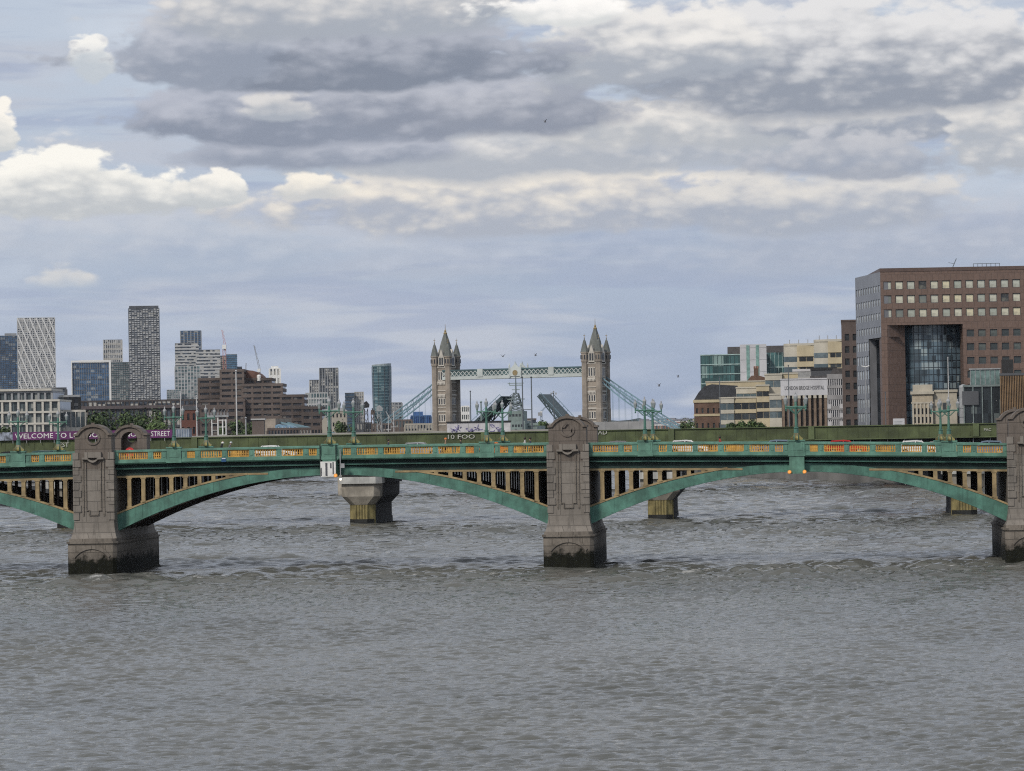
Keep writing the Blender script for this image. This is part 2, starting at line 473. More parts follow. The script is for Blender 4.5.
# ------------------------------------------------------------------ the river
def make_river():
    rows = [np.arange(-300, 60, 20), np.arange(60, 112, 1.0), np.arange(112, 215, 0.20)]
    y = 215.0; far = []
    while y < 540: far.append(y); y += 0.20 + (y - 215) / 325 * 0.75
    while y < 1150: far.append(y); y += 1.15
    while y < 7600: far.append(y); y *= 1.10
    Y = np.concatenate(rows + [np.array(far)])
    ui = np.linspace(-0.25, 0.25, 580)
    uo = np.array([0.26, 0.28, 0.31, 0.38, 0.5, 0.8, 1.3, 2.2])
    U = np.concatenate([-uo[::-1], ui, uo])
    XX = U[None, :] * np.clip(Y, 90, 1100)[:, None]; YY = np.repeat(Y[:, None], len(U), 1)
    step = np.gradient(Y)[:, None]
    H = np.zeros_like(XX)
    near = (Y > 55) & (Y < 1160)
    xs, ys, st = XX[near], YY[near], np.repeat(step[near], len(U), 1)
    h = np.zeros_like(xs)
    # gust patches: rougher in some places than others
    def patch(a, b, s): return np.sin(xs / a + s) * np.cos(ys / b + 1.7 * s) + 0.6 * np.sin(xs / (a * 0.43) - ys / (b * 0.6) + s)
    gust = 1 + 0.30 * patch(17, 23, 0.4) + 0.22 * patch(5, 13, 2.1)
    chop = 1 + 0.75 / (1 + np.exp(-(ys - 258) / 7))            # the tide runs rough under and beyond the road bridge
    broken = 1 / (1 + np.exp(-(ys - 266) / 6)) * (0.75 + 0.35 * np.sin(ys / 21 + xs / 90) + 0.25 * patch(13, 9, 1.3))
    broken2 = 1 / (1 + np.exp(-(ys - 420) / 35)) * (0.8 + 0.4 * np.sin(ys / 47 + xs / 120) + 0.3 * patch(31, 40, 0.3))
    for lam in np.concatenate([rng.uniform(0.45, 1.1, 44), rng.uniform(1.1, 2.4, 26), rng.uniform(2.4, 5.5, 12), rng.uniform(1.8, 5.8, 24) + 100, rng.uniform(4, 9, 22) + 200]):
        th = rng.normal(0, 0.45) + 0.1                         # mostly along the stream
        far_set = lam > 190; rough = lam > 90; lam = lam - 200 if far_set else lam - 100 if rough else lam       # the last set lives only in the broken water
        k = 2 * PI / lam
        slope = 0.032 if far_set else 0.036 if rough else (0.058 if lam < 1.1 else 0.020 if lam < 2.4 else 0.010)
        a = slope / k * rng.uniform(0.6, 1.4)
        ph = rng.uniform(0, 2 * PI)
        arg = k * (xs * math.sin(th) + ys * math.cos(th)) + ph + 1.1 * np.sin(xs / (lam * 3.1) + ph * 3) + 0.9 * np.sin(ys / (lam * 4.3) + ph)
        w = np.sin(arg)
        w = w + 0.32 * np.cos(2 * arg)                         # peaked crests
        h += a * w * np.clip((lam / np.maximum(st, 0.05) - 2.0) / 2, 0, 1) * (broken2 if far_set else broken if rough else 1)
    h *= np.clip(gust, 0.45, 1.8) * chop
    H[near] = h
    n, m = XX.shape
    co = np.stack([XX, YY, H], -1).reshape(-1, 3).astype(np.float32)
    idx = np.arange(n * m).reshape(n, m)
    q = np.stack([idx[:-1, :-1], idx[:-1, 1:], idx[1:, 1:], idx[1:, :-1]], -1).reshape(-1, 4)
    me = bpy.data.meshes.new('river')
    me.vertices.add(len(co)); me.vertices.foreach_set('co', co.ravel())
    me.loops.add(q.size); me.loops.foreach_set('vertex_index', q.ravel().astype(np.int32))
    me.polygons.add(len(q)); me.polygons.foreach_set('loop_start', np.arange(0, q.size, 4, dtype=np.int32))
    me.update(calc_edges=True)
    me.polygons.foreach_set('use_smooth', [True] * len(q))
    mt = bpy.data.materials.new('silty_water'); mt.use_nodes = True
    t = NT(mt.node_tree); b = t.n['Principled BSDF']
    tc = t.new('ShaderNodeTexCoord').outputs['Object']
    mp = t.new('ShaderNodeMapping'); t.l.new(tc, mp.inputs[0]); mp.inputs['Scale'].default_value = (0.5, 1.0, 1.0)
    silt = t.noise(mp.outputs[0], 0.03, 5, 0.6)
    c = t.mix(t.ramp(silt, 0.35, 0.7), (0.104, 0.104, 0.092), (0.076, 0.078, 0.070))
    # torn foam where the stream breaks
    f1 = t.noise(mp.outputs[0], 0.9, 6, 0.7, 0.6); f2 = t.noise(mp.outputs[0], 0.06, 4, 0.6)
    foam = t.math('MULTIPLY', t.ramp(f1, 0.66, 0.74), t.ramp(f2, 0.5, 0.66))
    sp = t.new('ShaderNodeSeparateXYZ'); t.l.new(tc, sp.inputs[0])
    # the torn line where the fast water leaves the piers, and scattered breaking crests beyond it
    line = t.math('ADD', sp.outputs[1], t.math('MULTIPLY_ADD', t.noise(mp.outputs[0], 0.05, 3), 22.0, t.math('MULTIPLY', sp.outputs[0], 0.09)))
    band = t.math('MULTIPLY', t.ramp(line, 301, 307), t.ramp(line, 307, 318, 1.0, 0.0))
    f3 = t.math('MULTIPLY_ADD', t.noise(mp.outputs[0], 0.42, 6, 0.72, 0.8), 0.55, t.math('MULTIPLY', t.noise(mp.outputs[0], 2.6, 5, 0.7, 0.5), 0.45))
    foam = t.math('MAXIMUM', foam, t.math('MULTIPLY', band, t.ramp(f3, 0.53, 0.61)))
    foam = t.math('MAXIMUM', foam, t.math('MULTIPLY', t.ramp(sp.outputs[1], 280, 310), t.ramp(f3, 0.60, 0.66)))
    c = t.mix(t.math('MULTIPLY', foam, 0.6), c, (0.55, 0.54, 0.52))
    t.l.new(c, b.inputs['Base Color'])
    b.inputs['Roughness'].default_value = 0.07; b.inputs['IOR'].default_value = 1.33
    mp2 = t.new('ShaderNodeMapping'); t.l.new(tc, mp2.inputs[0]); mp2.inputs['Scale'].default_value = (0.75, 1.25, 1.0)
    bp = t.new('ShaderNodeBump'); bp.inputs['Strength'].default_value = 0.5; bp.inputs['Distance'].default_value = 0.12
    hgt = t.math('ADD', t.noise(mp2.outputs[0], 2.3, 5, 0.6, 0.4), t.math('MULTIPLY', t.noise(mp2.outputs[0], 0.8, 3, 0.55, 0.6), 1.5))
    # steep broken swell under and beyond the bridge
    swell = t.math('ADD', t.noise(mp.outputs[0], 0.16, 4, 0.65, 0.8), t.math('MULTIPLY', t.noise(mp.outputs[0], 0.045, 3, 0.6, 0.5), 2.4))
    hgt = t.math('MULTIPLY_ADD', swell, t.ramp(sp.outputs[1], 262, 420, 0.0, 18.0), hgt)
    t.l.new(hgt, bp.inputs['Height']); t.l.new(bp.outputs[0], b.inputs['Normal'])
    me.materials.append(mt)
    o = bpy.data.objects.new('river', me); COL.objects.link(o)
    tag(o, 'choppy grey brown tidal river filling the lower half of the picture', 'river', kind='structure')


make_river()

LAND = mat('paving', (0.16, 0.155, 0.145), 0.9, 0.2, 0.05)
QUAY = masonry('quay_stone', (0.22, 0.20, 0.18), 2.0, 0.7, 0.03)


def bank(name, pts, z, label):
    m = MB().prism(pts, -1.5, z)
    tag(m.build(name, [LAND]), label, 'ground', kind='structure')


bank('river_bank', [(-150, 170), (-128, 310), (-128, 480), (-105, 760), (-75, 1100), (-62, 1660), (-120, 2300), (-400, 3400), (200, 5000), (900, 7400), (-2600, 7400), (-2600, 170)], 4.0,
     'paved north bank carrying the distant towers')
bank('river_bank', [(150, 170), (132, 310), (128, 480), (98, 760), (52, 1000), (48, 1120), (70, 1660), (130, 2300), (300, 3200), (900, 4600), (2600, 7400), (2600, 170)], 4.0,
     'paved south bank under the office buildings')

# ------------------------------------------------------------------ shared surfaces
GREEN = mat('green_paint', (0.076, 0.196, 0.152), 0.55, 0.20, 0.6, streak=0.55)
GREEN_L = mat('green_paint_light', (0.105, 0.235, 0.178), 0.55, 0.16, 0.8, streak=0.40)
GREEN_D = mat('green_dark_shade', (0.011, 0.036, 0.030), 0.7, 0.2, 0.6, streak=0.4)  # green darkened to paint in the shade of cove and fascia under the cornice
GOLD = mat('ochre_paint', (0.56, 0.31, 0.06), 0.5, 0.18, 1.2, streak=0.25)
CREAM = mat('ochre_beam_paint', (0.315, 0.235, 0.120), 0.6, 0.2, 0.8, streak=0.35)
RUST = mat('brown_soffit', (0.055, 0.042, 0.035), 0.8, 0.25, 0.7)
ASPH = mat('asphalt', (0.05, 0.05, 0.052), 0.9, 0.15, 0.8)
FOOT = mat('footway_slabs', (0.22, 0.21, 0.20), 0.9, 0.12, 0.8)
GRAN = masonry('granite', (0.182, 0.161, 0.138), 1.5, 0.75, 0.045, streak=0.45, stain=(1.6, (0.006, 0.0065, 0.004), 0.35))
GRAN2 = masonry('granite_dressed', (0.196, 0.176, 0.154), 2.4, 1.05, 0.04, streak=0.45, var=0.12)
GRAN3 = masonry('granite_sooty', (0.135, 0.113, 0.096), 2.4, 1.05, 0.04, streak=0.5, var=0.12)
GLASSW = mat('lantern_glass', (0.26, 0.30, 0.30), 0.15, 0.05)
WHITE = mat('white_paint', (0.72, 0.72, 0.70), 0.5, 0.08, 1.0, streak=0.15)
BLACK = mat('black_paint', (0.015, 0.015, 0.016), 0.5, 0.2)
STEEL = mat('grey_steel', (0.30, 0.31, 0.32), 0.45, 0.1, 1.0)
SOOT = mat('sooty_black', (0.012, 0.013, 0.012), 0.8, 0.3)

# ------------------------------------------------------------------ the green road bridge
FR = Frame(0, 310, R(-5.2))
U0 = FR.uz(332, 438)[0]
PW = 2.03


def ztop(u): return 12.55 - 2.0e-4 * (u - U0) ** 2


PIERS = [FR.uz(93.7, 490, -1.6)[0], FR.uz(568.3, 490, -1.6)[0], FR.uz(1029.5, 490, -1.6)[0]]
PIERS = [PIERS[0] - 46.3] + PIERS + [PIERS[2] + 42]
ZS = [3.85, 4.3, 4.3, 3.9, 3.4]
bridge = thing('road_bridge', 'green painted steel arch bridge with gold balusters on stone piers crossing the river in front', 'bridge', FR.o, FR.rot)
VF, VB = -0.95, 16.35         # outer faces of the two parapets


def arc_top(cx, z0, hw, h, n=14):
    """segmental curve from (cx+hw,z0) over to (cx-hw,z0)"""
    r = (hw * hw + h * h) / (2 * h); a = math.asin(min(1, hw / r))
    return [(cx + r * math.sin(a - 2 * a * i / n), z0 + h - r + r * math.cos(a - 2 * a * i / n)) for i in range(n + 1)]


def circle(cx, cz, r, n=24): return [(cx + r * math.cos(2 * PI * i / n), cz + r * math.sin(2 * PI * i / n)) for i in range(n)]


def rim(mb, outer, inner, y0, y1):
    """band between two open curves of equal length, given thickness"""
    n = len(outer)
    vs = [(p[0], y0, p[1]) for p in outer] + [(p[0], y0, p[1]) for p in inner] + [(p[0], y1, p[1]) for p in outer] + [(p[0], y1, p[1]) for p in inner]
    fs = []
    for i in range(n - 1):
        fs += [(i, i + 1, n + i + 1, n + i), (2 * n + i, 3 * n + i, 3 * n + i + 1, 2 * n + i + 1), (i, 2 * n + i, 2 * n + i + 1, i + 1), (n + i, n + i + 1, 3 * n + i + 1, 3 * n + i)]
    fs += [(0, n, 3 * n, 2 * n), (n - 1, 3 * n - 1, 4 * n - 1, 2 * n - 1)]
    mb.add(vs, fs)


def make_pier(parent):
    """a river pier in local coordinates: u across, v along the stream, z up"""
    p = bpy.data.objects.new('pier', None); COL.objects.link(p); p.parent = parent
    # base with chamfered corners and a rounded string course
    def foot(w, a, b, c): return [(-w + c, a), (w - c, a), (w, a + c), (w, b - c), (w - c, b), (-w + c, b), (-w, b - c), (-w, a + c)]
    m = MB().prism(foot(2.50, -2.9, 18.4, 0.35), -2.5, 3.15)
    m.prism(foot(2.62, -3.02, 18.52, 0.4), 3.153, 3.35); m.prism(foot(2.42, -2.8, 18.3, 0.35), 3.353, 3.62)
    # the carved curved relief on the front of the base
    rim(m, arc_top(0, 1.95, 1.9, 1.0), arc_top(0, 1.72, 1.72, 0.88), -3.02, -2.9)
    m.build('pier_base', GRAN, p)
    # shaft with a battered foot
    m = MB(); prof = [(2.36, 3.623), (2.22, 4.0), (2.08, 4.7), (PW, 5.4), (PW, 10.6)]
    vs, fs = [], []
    for w, z in prof:
        e = (w - PW)
        vs += [(-w, -1.6 - e, z), (w, -1.6 - e, z), (w, 17.2 + e, z), (-w, 17.2 + e, z)]
    for i in range(len(prof) - 1): fs += [(i * 4 + k, i * 4 + (k + 1) % 4, i * 4 + 4 + (k + 1) % 4, i * 4 + 4 + k) for k in range(4)]
    fs += [(3, 2, 1, 0), tuple(range(len(prof) * 4 - 4, len(prof) * 4))]
    m.add(vs, fs); m.build('shaft', GRAN2, p)
    # quoins up both edges
    for sx in (-1, 1):
        m = MB(); z = 5.5; k = 0
        while z < 12.3:
            w = 0.82 if k % 2 else 0.60
            x0, x1 = sorted((sx * (PW + 0.07), sx * (PW + 0.07 - w)))
            m.box(x0, x1, -1.69, -1.0, z, z + 0.70); z += 0.76; k += 1
        m.build('quoin_strip', GRAN2, p)
    # the sunk panel on the face: raised fillets leave it as a groove
    m = MB(); f = -1.60
    for a, b, c, d in ((-1.12, -0.98, 5.9, 11.7), (0.98, 1.12, 5.9, 11.7)): m.box(a, b, f - 0.09, f - 0.002, c, d)
    for a, b, c, d in ((-0.80, -0.72, 6.5, 11.3), (0.72, 0.80, 6.5, 11.3), (-0.80, -0.42, 6.42, 6.50), (0.42, 0.80, 6.42, 6.50), (-0.5, -0.42, 6.0, 6.42), (0.42, 0.5, 6.0, 6.42), (-0.5, 0.5, 5.93, 6.0)):
        m.box(a, b, f - 0.12, f - 0.003, c, d)
    m.build('sunk_panel', GRAN, p)
    # moulded bracket at the head of the panel
    m = MB().box(-0.85, 0.85, f - 0.30, f + 0.25, 11.75, 12.32)
    rim(m, [(-1.1 + 2.2 * i / 12, 11.75 - 0.30 * math.cos((i / 12 - 0.5) * 2 * PI) * (1 if 2 < i < 10 else 0.1)) for i in range(13)],
        [(-1.1 + 2.2 * i / 12, 11.55 - 0.30 * math.cos((i / 12 - 0.5) * 2 * PI) * (1 if 2 < i < 10 else 0.1)) for i in range(13)], f - 0.34, f - 0.05)
    m.build('bracket_moulding', GRAN2, p)
    # plinths and niches at both ends
    for v0, sgn in ((-1.6, 1), (17.2, -1)):
        a, b = sorted((v0, v0 + sgn * 0.55)); c, d = sorted((v0 + sgn * 0.553, v0 + sgn * 1.75))
        top = [(1.88, 10.603), (1.88, 13.95), (1.62, 14.15)] + arc_top(0, 14.15, 1.5, 0.72) + [(-1.62, 14.15), (-1.88, 13.95), (-1.88, 10.603)]
        t = MB().shape(top, [circle(0, 13.75, 0.52)], a, b)
        arch = [(0.88, 11.9)] + arc_top(0, 13.5, 0.88, 0.86, 12) + [(-0.88, 11.9)]
        t.shape(top, [arch], c, d)
        tu = t.build('niche', GRAN3, p)
        h = MB()
        lo, hi = sorted((v0 - sgn * 0.18, v0 + sgn * 1.93))
        rim(h, [(1.98, 14.18)] + arc_top(0, 14.2, 1.66, 0.92) + [(-1.98, 14.18)], [(1.98, 13.98)] + arc_top(0, 14.0, 1.50, 0.86) + [(-1.98, 13.98)], lo, hi)
        h.box(-0.16, 0.16, v0 - 0.16 + sgn * 0.2, v0 + 0.16 + sgn * 0.2, 15.1, 15.28)
        h.build('hood_moulding', GRAN3, tu)
        r = MB(); ring_o = circle(0, 13.75, 0.74); ring_i = circle(0, 13.75, 0.525)
        y0, y1 = sorted((v0 - sgn * 0.10, v0 + sgn * 0.02)); rim(r, ring_o + [ring_o[0]], ring_i + [ring_i[0]], y0, y1)
        r.build('roundel', GRAN3, tu)
    return p


pier0 = make_pier(bridge)
pier0.location = (PIERS[0], 0, 0)
for u in PIERS[1:]:
    c = copy_tree(pier0, bridge); c.location = (u, 0, 0)

RIBS_V = [0.0, 2.75, 5.5, 8.25, 11.0, 13.75]
NA = 36
for si in range(4):
    ua, ub = PIERS[si] + PW - 0.02, PIERS[si + 1] - PW + 0.02
    cu_, hw = (ua + ub) / 2, (ub - ua) / 2
    zs = lambda u, a=ZS[si], b=ZS[si + 1], ua=ua, ub=ub: a + (b - a) * (u - ua) / (ub - ua)
    crown = ztop(cu_) - 2.90
    def zlow(u, zs=zs, cu_=cu_, hw=hw, crown=crown):
        q = (u - cu_) / hw
        return crown - (crown - zs(u)) * q * q
    def zup(u, zlow=zlow, cu_=cu_, hw=hw):
        q = abs((u - cu_) / hw)
        return zlow(u) + 0.80 + 0.85 * q ** 2
    us = [ua + (ub - ua) * i / NA for i in range(NA + 1)]
    # front rib: web, and the flanges that edge it
    lo = [(u, zlow(u)) for u in us]; up = [(u, min(zup(u), ztop(u) - 2.02)) for u in us]
    m = MB(); rim(m, up, lo, 0.0, 0.38)
    for i in range(2, NA - 1, 3):          # cover plates over the joints of the web
        (a, zl_), (b, zh_) = lo[i], up[i]
        m.box(a - 0.16, a + 0.16, -0.025, -0.002, zl_ + 0.11, zh_ - 0.02)
    m.build('arch_rib', GREEN, bridge)
    m = MB(); rim(m, [(u, z + 0.10) for u, z in lo], [(u, z - 0.03) for u, z in lo], -0.10, -0.002); rim(m, lo, [(u, z - 0.05) for u, z in lo], 0.003, 0.75)
    m.build('rib_flange', GREEN, bridge)
    # ochre ledge on the rib and beam under the deck
    led = [(u, z) for u, z in up if z < ztop(u) - 2.68]
    for part in ([p for p in led if p[0] < cu_], [p for p in led if p[0] > cu_]):
        if len(part) > 1: m = MB(); rim(m, [(u, z + 0.19) for u, z in part], [(u, z + 0.003) for u, z in part], -0.06, 0.42); m.build('rib_ledge', CREAM, bridge)
    for a, b in ((ua, None), (None, ub)):
        rng_u = [u for u in np.linspace(ua, ub, 120) if zup(u) < ztop(u) - 2.45 and ((u < cu_) == (b is None))]
        m = MB().sweep([(-0.04, -2.80), (0.40, -2.80), (0.40, -2.60), (-0.04, -2.60)], rng_u, ztop); m.build('spandrel_beam', CREAM, bridge)
        # the columns standing on the rib
        k = 0
        while True:
            uc = ua + 1.28 + 1.44 * k if b is None else ub - 1.28 - 1.44 * k
            k += 1
            zb, zt = zup(uc) + 0.10, ztop(uc) - 2.80
            if zt - zb < 0.12 or k > 14: break
            if -66 < uc < 62:
                c = MB().box(uc - 0.20, uc + 0.20, -0.02, 0.36, zb, zt)
                if zt - zb > 0.9:
                    c.box(uc - 0.28, uc + 0.28, -0.06, 0.40, zt - 0.12, zt - 0.003); c.box(uc - 0.28, uc + 0.28, -0.06, 0.40, zb + 0.003, zb + 0.22)
                c.build('spandrel_column', CREAM, bridge)
    # the ribs behind, each with its own columns and beam
    for v in RIBS_V[1:]:
        m = MB(); rim(m, up, lo, v, v + 0.38)
        m.sweep([(v, -2.80), (v + 0.4, -2.80), (v + 0.4, -2.02), (v, -2.02)], us[::4], ztop)
        for b in (False, True):
            for k in range(14):
                uc = ub - 1.28 - 1.44 * k if b else ua + 1.28 + 1.44 * k
                zb, zt = zup(uc) - 0.1, ztop(uc) - 2.7
                if zt - zb < 0.3: break
                m.box(uc - 0.10, uc + 0.10, v + 0.04, v + 0.34, zb, zt)
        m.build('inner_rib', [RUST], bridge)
    # cross bracing between ribs over the river
    m = MB()
    for i in range(3, NA - 2, 3):
        u = us[i]; m.box(u - 0.12, u + 0.12, 0.40, 13.75, zlow(u) + 0.25, zlow(u) + 0.65)
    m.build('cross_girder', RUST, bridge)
    # deck: cornice, fascia, road
    ex = [ua - PW, *[u for u in us[2:-2:3]], ub + PW]
    fus = [ua, *us[2:-2:3], ub]
    m = MB().sweep([(VF - 0.12, -1.06), (VF - 0.12, -1.30), (VF, -1.44), (VF + 0.55, -1.44), (VF + 0.55, -1.06)], fus, ztop)
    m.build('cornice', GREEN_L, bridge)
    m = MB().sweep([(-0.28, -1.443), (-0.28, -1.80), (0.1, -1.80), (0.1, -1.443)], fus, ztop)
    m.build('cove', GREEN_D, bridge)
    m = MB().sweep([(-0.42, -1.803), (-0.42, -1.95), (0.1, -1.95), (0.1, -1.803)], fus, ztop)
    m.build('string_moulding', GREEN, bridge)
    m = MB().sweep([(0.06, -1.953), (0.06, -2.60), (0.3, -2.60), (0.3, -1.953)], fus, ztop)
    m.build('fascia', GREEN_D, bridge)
    m = MB().sweep([(2.55, -1.30), (12.85, -1.30), (12.85, -2.0), (2.55, -2.0)], ex, ztop); m.build('carriageway', ASPH, bridge)
    m = MB().sweep([(-0.38, -1.18), (2.547, -1.18), (2.547, -1.46), (0.32, -1.9), (0.32, -1.44), (-0.38, -1.44)], ex, ztop)
    m.sweep([(12.853, -1.18), (15.8, -1.18), (15.8, -1.46), (15.0, -2.0), (12.853, -2.0)], ex, ztop)
    m.build('footway', FOOT, bridge)
    # parapets
    for v0, v1, near in ((VF, VF + 0.28, True), (VB - 0.28, VB, False)):
        m = MB().sweep([(v0 - 0.05, -0.22), (v0 - 0.05, -0.03), (v0 + 0.04, 0), (v1 - 0.04, 0), (v1 + 0.05, -0.03), (v1 + 0.05, -0.22)], fus, ztop)
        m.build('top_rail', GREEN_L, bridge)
        m = MB().sweep([(v0, -1.057), (v1, -1.057), (v1, -0.96), (v0, -0.96)], fus, ztop)
        m.build('bottom_rail', GREEN_L, bridge)

# parapet bays between the lamp pedestals
LAMPS_U = []
for si in range(4):
    a, b = PIERS[si], PIERS[si + 1]
    LAMPS_U += [(a + (b - a) * f, f == 0.5) for f in (1 / 6 + 0.003, 0.5, 5 / 6 - 0.003)]


def bay_layout():
    """panels and posts of the whole parapet: list of (u0, u1, is_panel)"""
    out = []
    for si in range(4):
        a, b = PIERS[si] + 1.90, PIERS[si + 1] - 1.90
        marks = [a] + [l[0] for l in LAMPS_U[si * 3:si * 3 + 3]] + [b]
        for i in range(4):
            c, d = marks[i] + (0.78 if i else 0.0), marks[i + 1] - (0.78 if i < 3 else 0.0)
            full = 13.5
            if i in (0, 3):
                seq = ['L', 'S'] if i == 0 else ['S', 'L']
            else: seq = ['S', 'L', 'L', 'L', 'L', 'S']
            post = 0.52
            n = len(seq); L = d - c
            wS = 0.85; wL = (L - post * (n + 1) - wS * seq.count('S')) / seq.count('L')
            u = c
            for s in seq:
                out.append((u, u + post, False)); u += post
                w = wS if s == 'S' else wL
                out.append((u, u + w, True)); u += w
            out.append((u, u + post, False))
    return out


for v0, near in ((VF, True), (VB - 0.28, False)):
    posts = MB(); farbars = MB()
    for u0, u1, pan in bay_layout():
        z0, z1 = ztop((u0 + u1) / 2) - 0.957, ztop((u0 + u1) / 2) - 0.223
        if not pan:
            pm = MB() if near and -57 < u0 < 58 else posts
            pm.box(u0, u1, v0 + 0.02, v0 + 0.26, z0, z1)
            pm.box(u0 + 0.14, u1 - 0.14, v0 - 0.015, v0 + 0.017, z0 + 0.12, z1 - 0.12)
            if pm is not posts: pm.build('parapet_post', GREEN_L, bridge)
            continue
        m = MB() if near else farbars
        n = max(2, round((u1 - u0) / 0.235)); w = (u1 - u0) / n
        for k in range(n):
            c = u0 + w * (k + 0.5)
            m.box(c - 0.052, c + 0.052, v0 + 0.09, v0 + 0.19, z0, z1)
            m.box(c - 0.085, c + 0.085, v0 + 0.075, v0 + 0.205, z0 + 0.27, z0 + 0.37)
        for k in range(n - 1):      # the little arches that join the bars at the head
            c = u0 + w * (k + 1)
            m.box(c - w / 2 + 0.064, c + w / 2 - 0.064, v0 + 0.10, v0 + 0.18, z1 - 0.13, z1 - 0.003)
            m.box(c - w / 2 + 0.064, c + w / 2 - 0.064, v0 + 0.10, v0 + 0.18, z0 + 0.003, z0 + 0.09)
        if near and -57 < u0 < 58: m.build('balustrade_panel', GOLD, bridge)
    if not near: farbars.build('balustrade_run', GOLD, bridge)['kind'] = 'stuff'
    posts.build('parapet_post', GREEN, bridge)['kind'] = 'stuff'

# pedestals under the lamps
for u, mid in LAMPS_U:
    for v0, near in ((VF - 0.10, True), (VB - 0.30, False)):
        w = 0.72 if not (mid and near) else 0.80
        z = ztop(u)
        m = MB().box(u - w, u + w, v0, v0 + 0.46, z - 1.05, z + 0.06)
        m.box(u - w - 0.07, u + w + 0.07, v0 - 0.07, v0 + 0.52, z + 0.063, z + 0.20)
        m.box(u - w + 0.2, u + w - 0.2, v0 - 0.03, v0 - 0.003, z - 0.85, z - 0.12)
        if near:
            m.box(u - w - 0.05, u + w + 0.05, v0 - 0.06, v0 + 0.5, z - 1.40, z - 1.053)
        if mid and near:
            m.box(u - 0.74, u + 0.74, v0 + 0.02, 0.0, z - 3.0, z - 1.403)
            m.box(u - 0.80, u + 0.80, v0 - 0.02, 0.0, z - 3.12, z - 3.003)
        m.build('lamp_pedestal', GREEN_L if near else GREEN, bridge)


# lamp posts
def lamp_parts(root):
    m = MB()
    vs = []
    # scrolled ochre foot
    foot = MB()
    for a in (0, PI / 2):
        prof = [(-0.55, 0), (0.55, 0), (0.58, 0.16), (0.44, 0.26), (0.30, 0.40), (0.22, 0.62), (-0.22, 0.62), (-0.30, 0.40), (-0.44, 0.26), (-0.58, 0.16)]
        f = MB().prism(prof, -0.16, 0.16, 'y')
        c, s = math.cos(a), math.sin(a)
        foot.add([(x * c - y * s, x * s + y * c, z) for x, y, z in f.v], f.f)
    foot.build('scroll_foot', mat('verdigris_gold', (0.23, 0.205, 0.075), 0.5, 0.35, 2.5), root)
    m.lathe([(0.30, 0.02), (0.32, 0.3), (0.23, 0.62), (0.20, 1.003), (0.25, 1.08), (0.14, 1.15), (0.125, 1.6), (0.10, 2.85), (0.19, 2.9), (0.2, 3.0), (0.12, 3.08), (0.11, 3.42)])
    m.build('post', GREEN, root)
    m = MB().tube((-0.95, 0, 2.97), (0.95, 0, 2.97), 0.075)
    for s in (-1, 1):
        m.tube((s * 0.92, 0, 2.9), (s * 0.92, 0, 3.17), 0.07)
        m.tube((s * 0.13, 0, 2.45), (s * 0.65, 0, 2.93), 0.05)
        m.lathe([(0.02, -0.22), (0.09, -0.12), (0.02, 0.0)], (s * 0.92, 0, 2.9))
    m.build('cross_arm', GREEN, root)
    for x, z in ((-0.92, 3.17), (0.92, 3.17), (0, 3.423)):
        l = MB().lathe([(0.08, 0.0), (0.115, 0.06), (0.19, 0.40), (0.17, 0.47)], (x, 0, z), 6).build('lantern', GLASSW, root)
        MB().lathe([(0.21, 0.473), (0.19, 0.53), (0.09, 0.66), (0.06, 0.72), (0.07, 0.80), (0.015, 0.92)], (x, 0, z), 6).build('lantern_cap', STEEL, l)


LAMP_LABELS = {
    3: 'second on the left of the big stone pier', 4: 'under which the white clearance board hangs', 5: 'in front of the raised grey bridge leaf and white trailer wall',
}
place_words = []
near_names = ['beyond the left edge', 'beyond the left edge', 'nearest the left stone pier on its left', 'first to the right of the left stone pier',
              'over the white clearance board', 'first to the left of the middle stone pier', 'first to the right of the middle stone pier',
              'over the green bracket with two orange lights', 'first to the left of the right-hand stone pier']
lampA = thing('street_lamp', 'x', 'street lamp', (0, 0, 0), FR.rot, 'triple lantern lamps on the green bridge parapets')
lamp_parts(lampA)
first = True
for v, side in ((VF + 0.13, 'near'), (VB - 0.07, 'far')):
    for i, (u, mid) in enumerate(LAMPS_U[:9]):
        if i < 2: continue
        o = lampA if first else copy_tree(lampA); first = False
        o.location = FR.to(u, v, ztop(u) + 0.203)
        if mid: o.scale = (1.08, 1.08, 1.10)
        o['label'] = 'green three-lantern lamp on the %s parapet, %s' % (side, near_names[i])

# navigation lights and boards hung on the bridge
ORANGE = lamp_mat('orange_lamp', (1.0, 0.33, 0.08), 0.55)
WARMW = lamp_mat('pale_lamp', (1.0, 0.9, 0.75), 1.6)
uR = LAMPS_U[7][0]
for k, s in enumerate((-1, 1)):
    n = thing('navigation_light', 'orange navigation light on the %s corner of the green bracket over the arch' % ('left', 'right')[k], 'signal light',
              FR.to(uR + s * 0.74, VF - 0.15, ztop(uR) - 2.95), FR.rot, 'orange navigation lights on the green bridge')
    MB().tube((0, 0, 0), (0, -0.24, 0), 0.20, n=14).build('housing', GOLD, n)
    MB().tube((0, -0.245, 0), (0, -0.30, 0), 0.13, n=14).build('lens', ORANGE, n)
uL = LAMPS_U[4][0]
n = thing('navigation_light', 'orange navigation light beside the foot of the white clearance board', 'signal light', FR.to(uL + 0.62, VF - 0.2, ztop(uL) - 3.0), FR.rot,
          'orange navigation lights on the green bridge')
MB().tube((0, 0, 0), (0, -0.24, 0), 0.20, n=14).build('housing', GOLD, n); MB().tube((0, -0.245, 0), (0, -0.30, 0), 0.13, n=14).build('lens', ORANGE, n)
b = thing('clearance_board', 'white board with black upright bars hung under the lamp at mid arch', 'sign', FR.to(uL - 0.1, VF - 0.25, ztop(uL) - 3.1), FR.rot)
MB().box(-0.82, 0.72, 0, 0.10, 0, 1.52).build('board', WHITE, b)
m = MB()
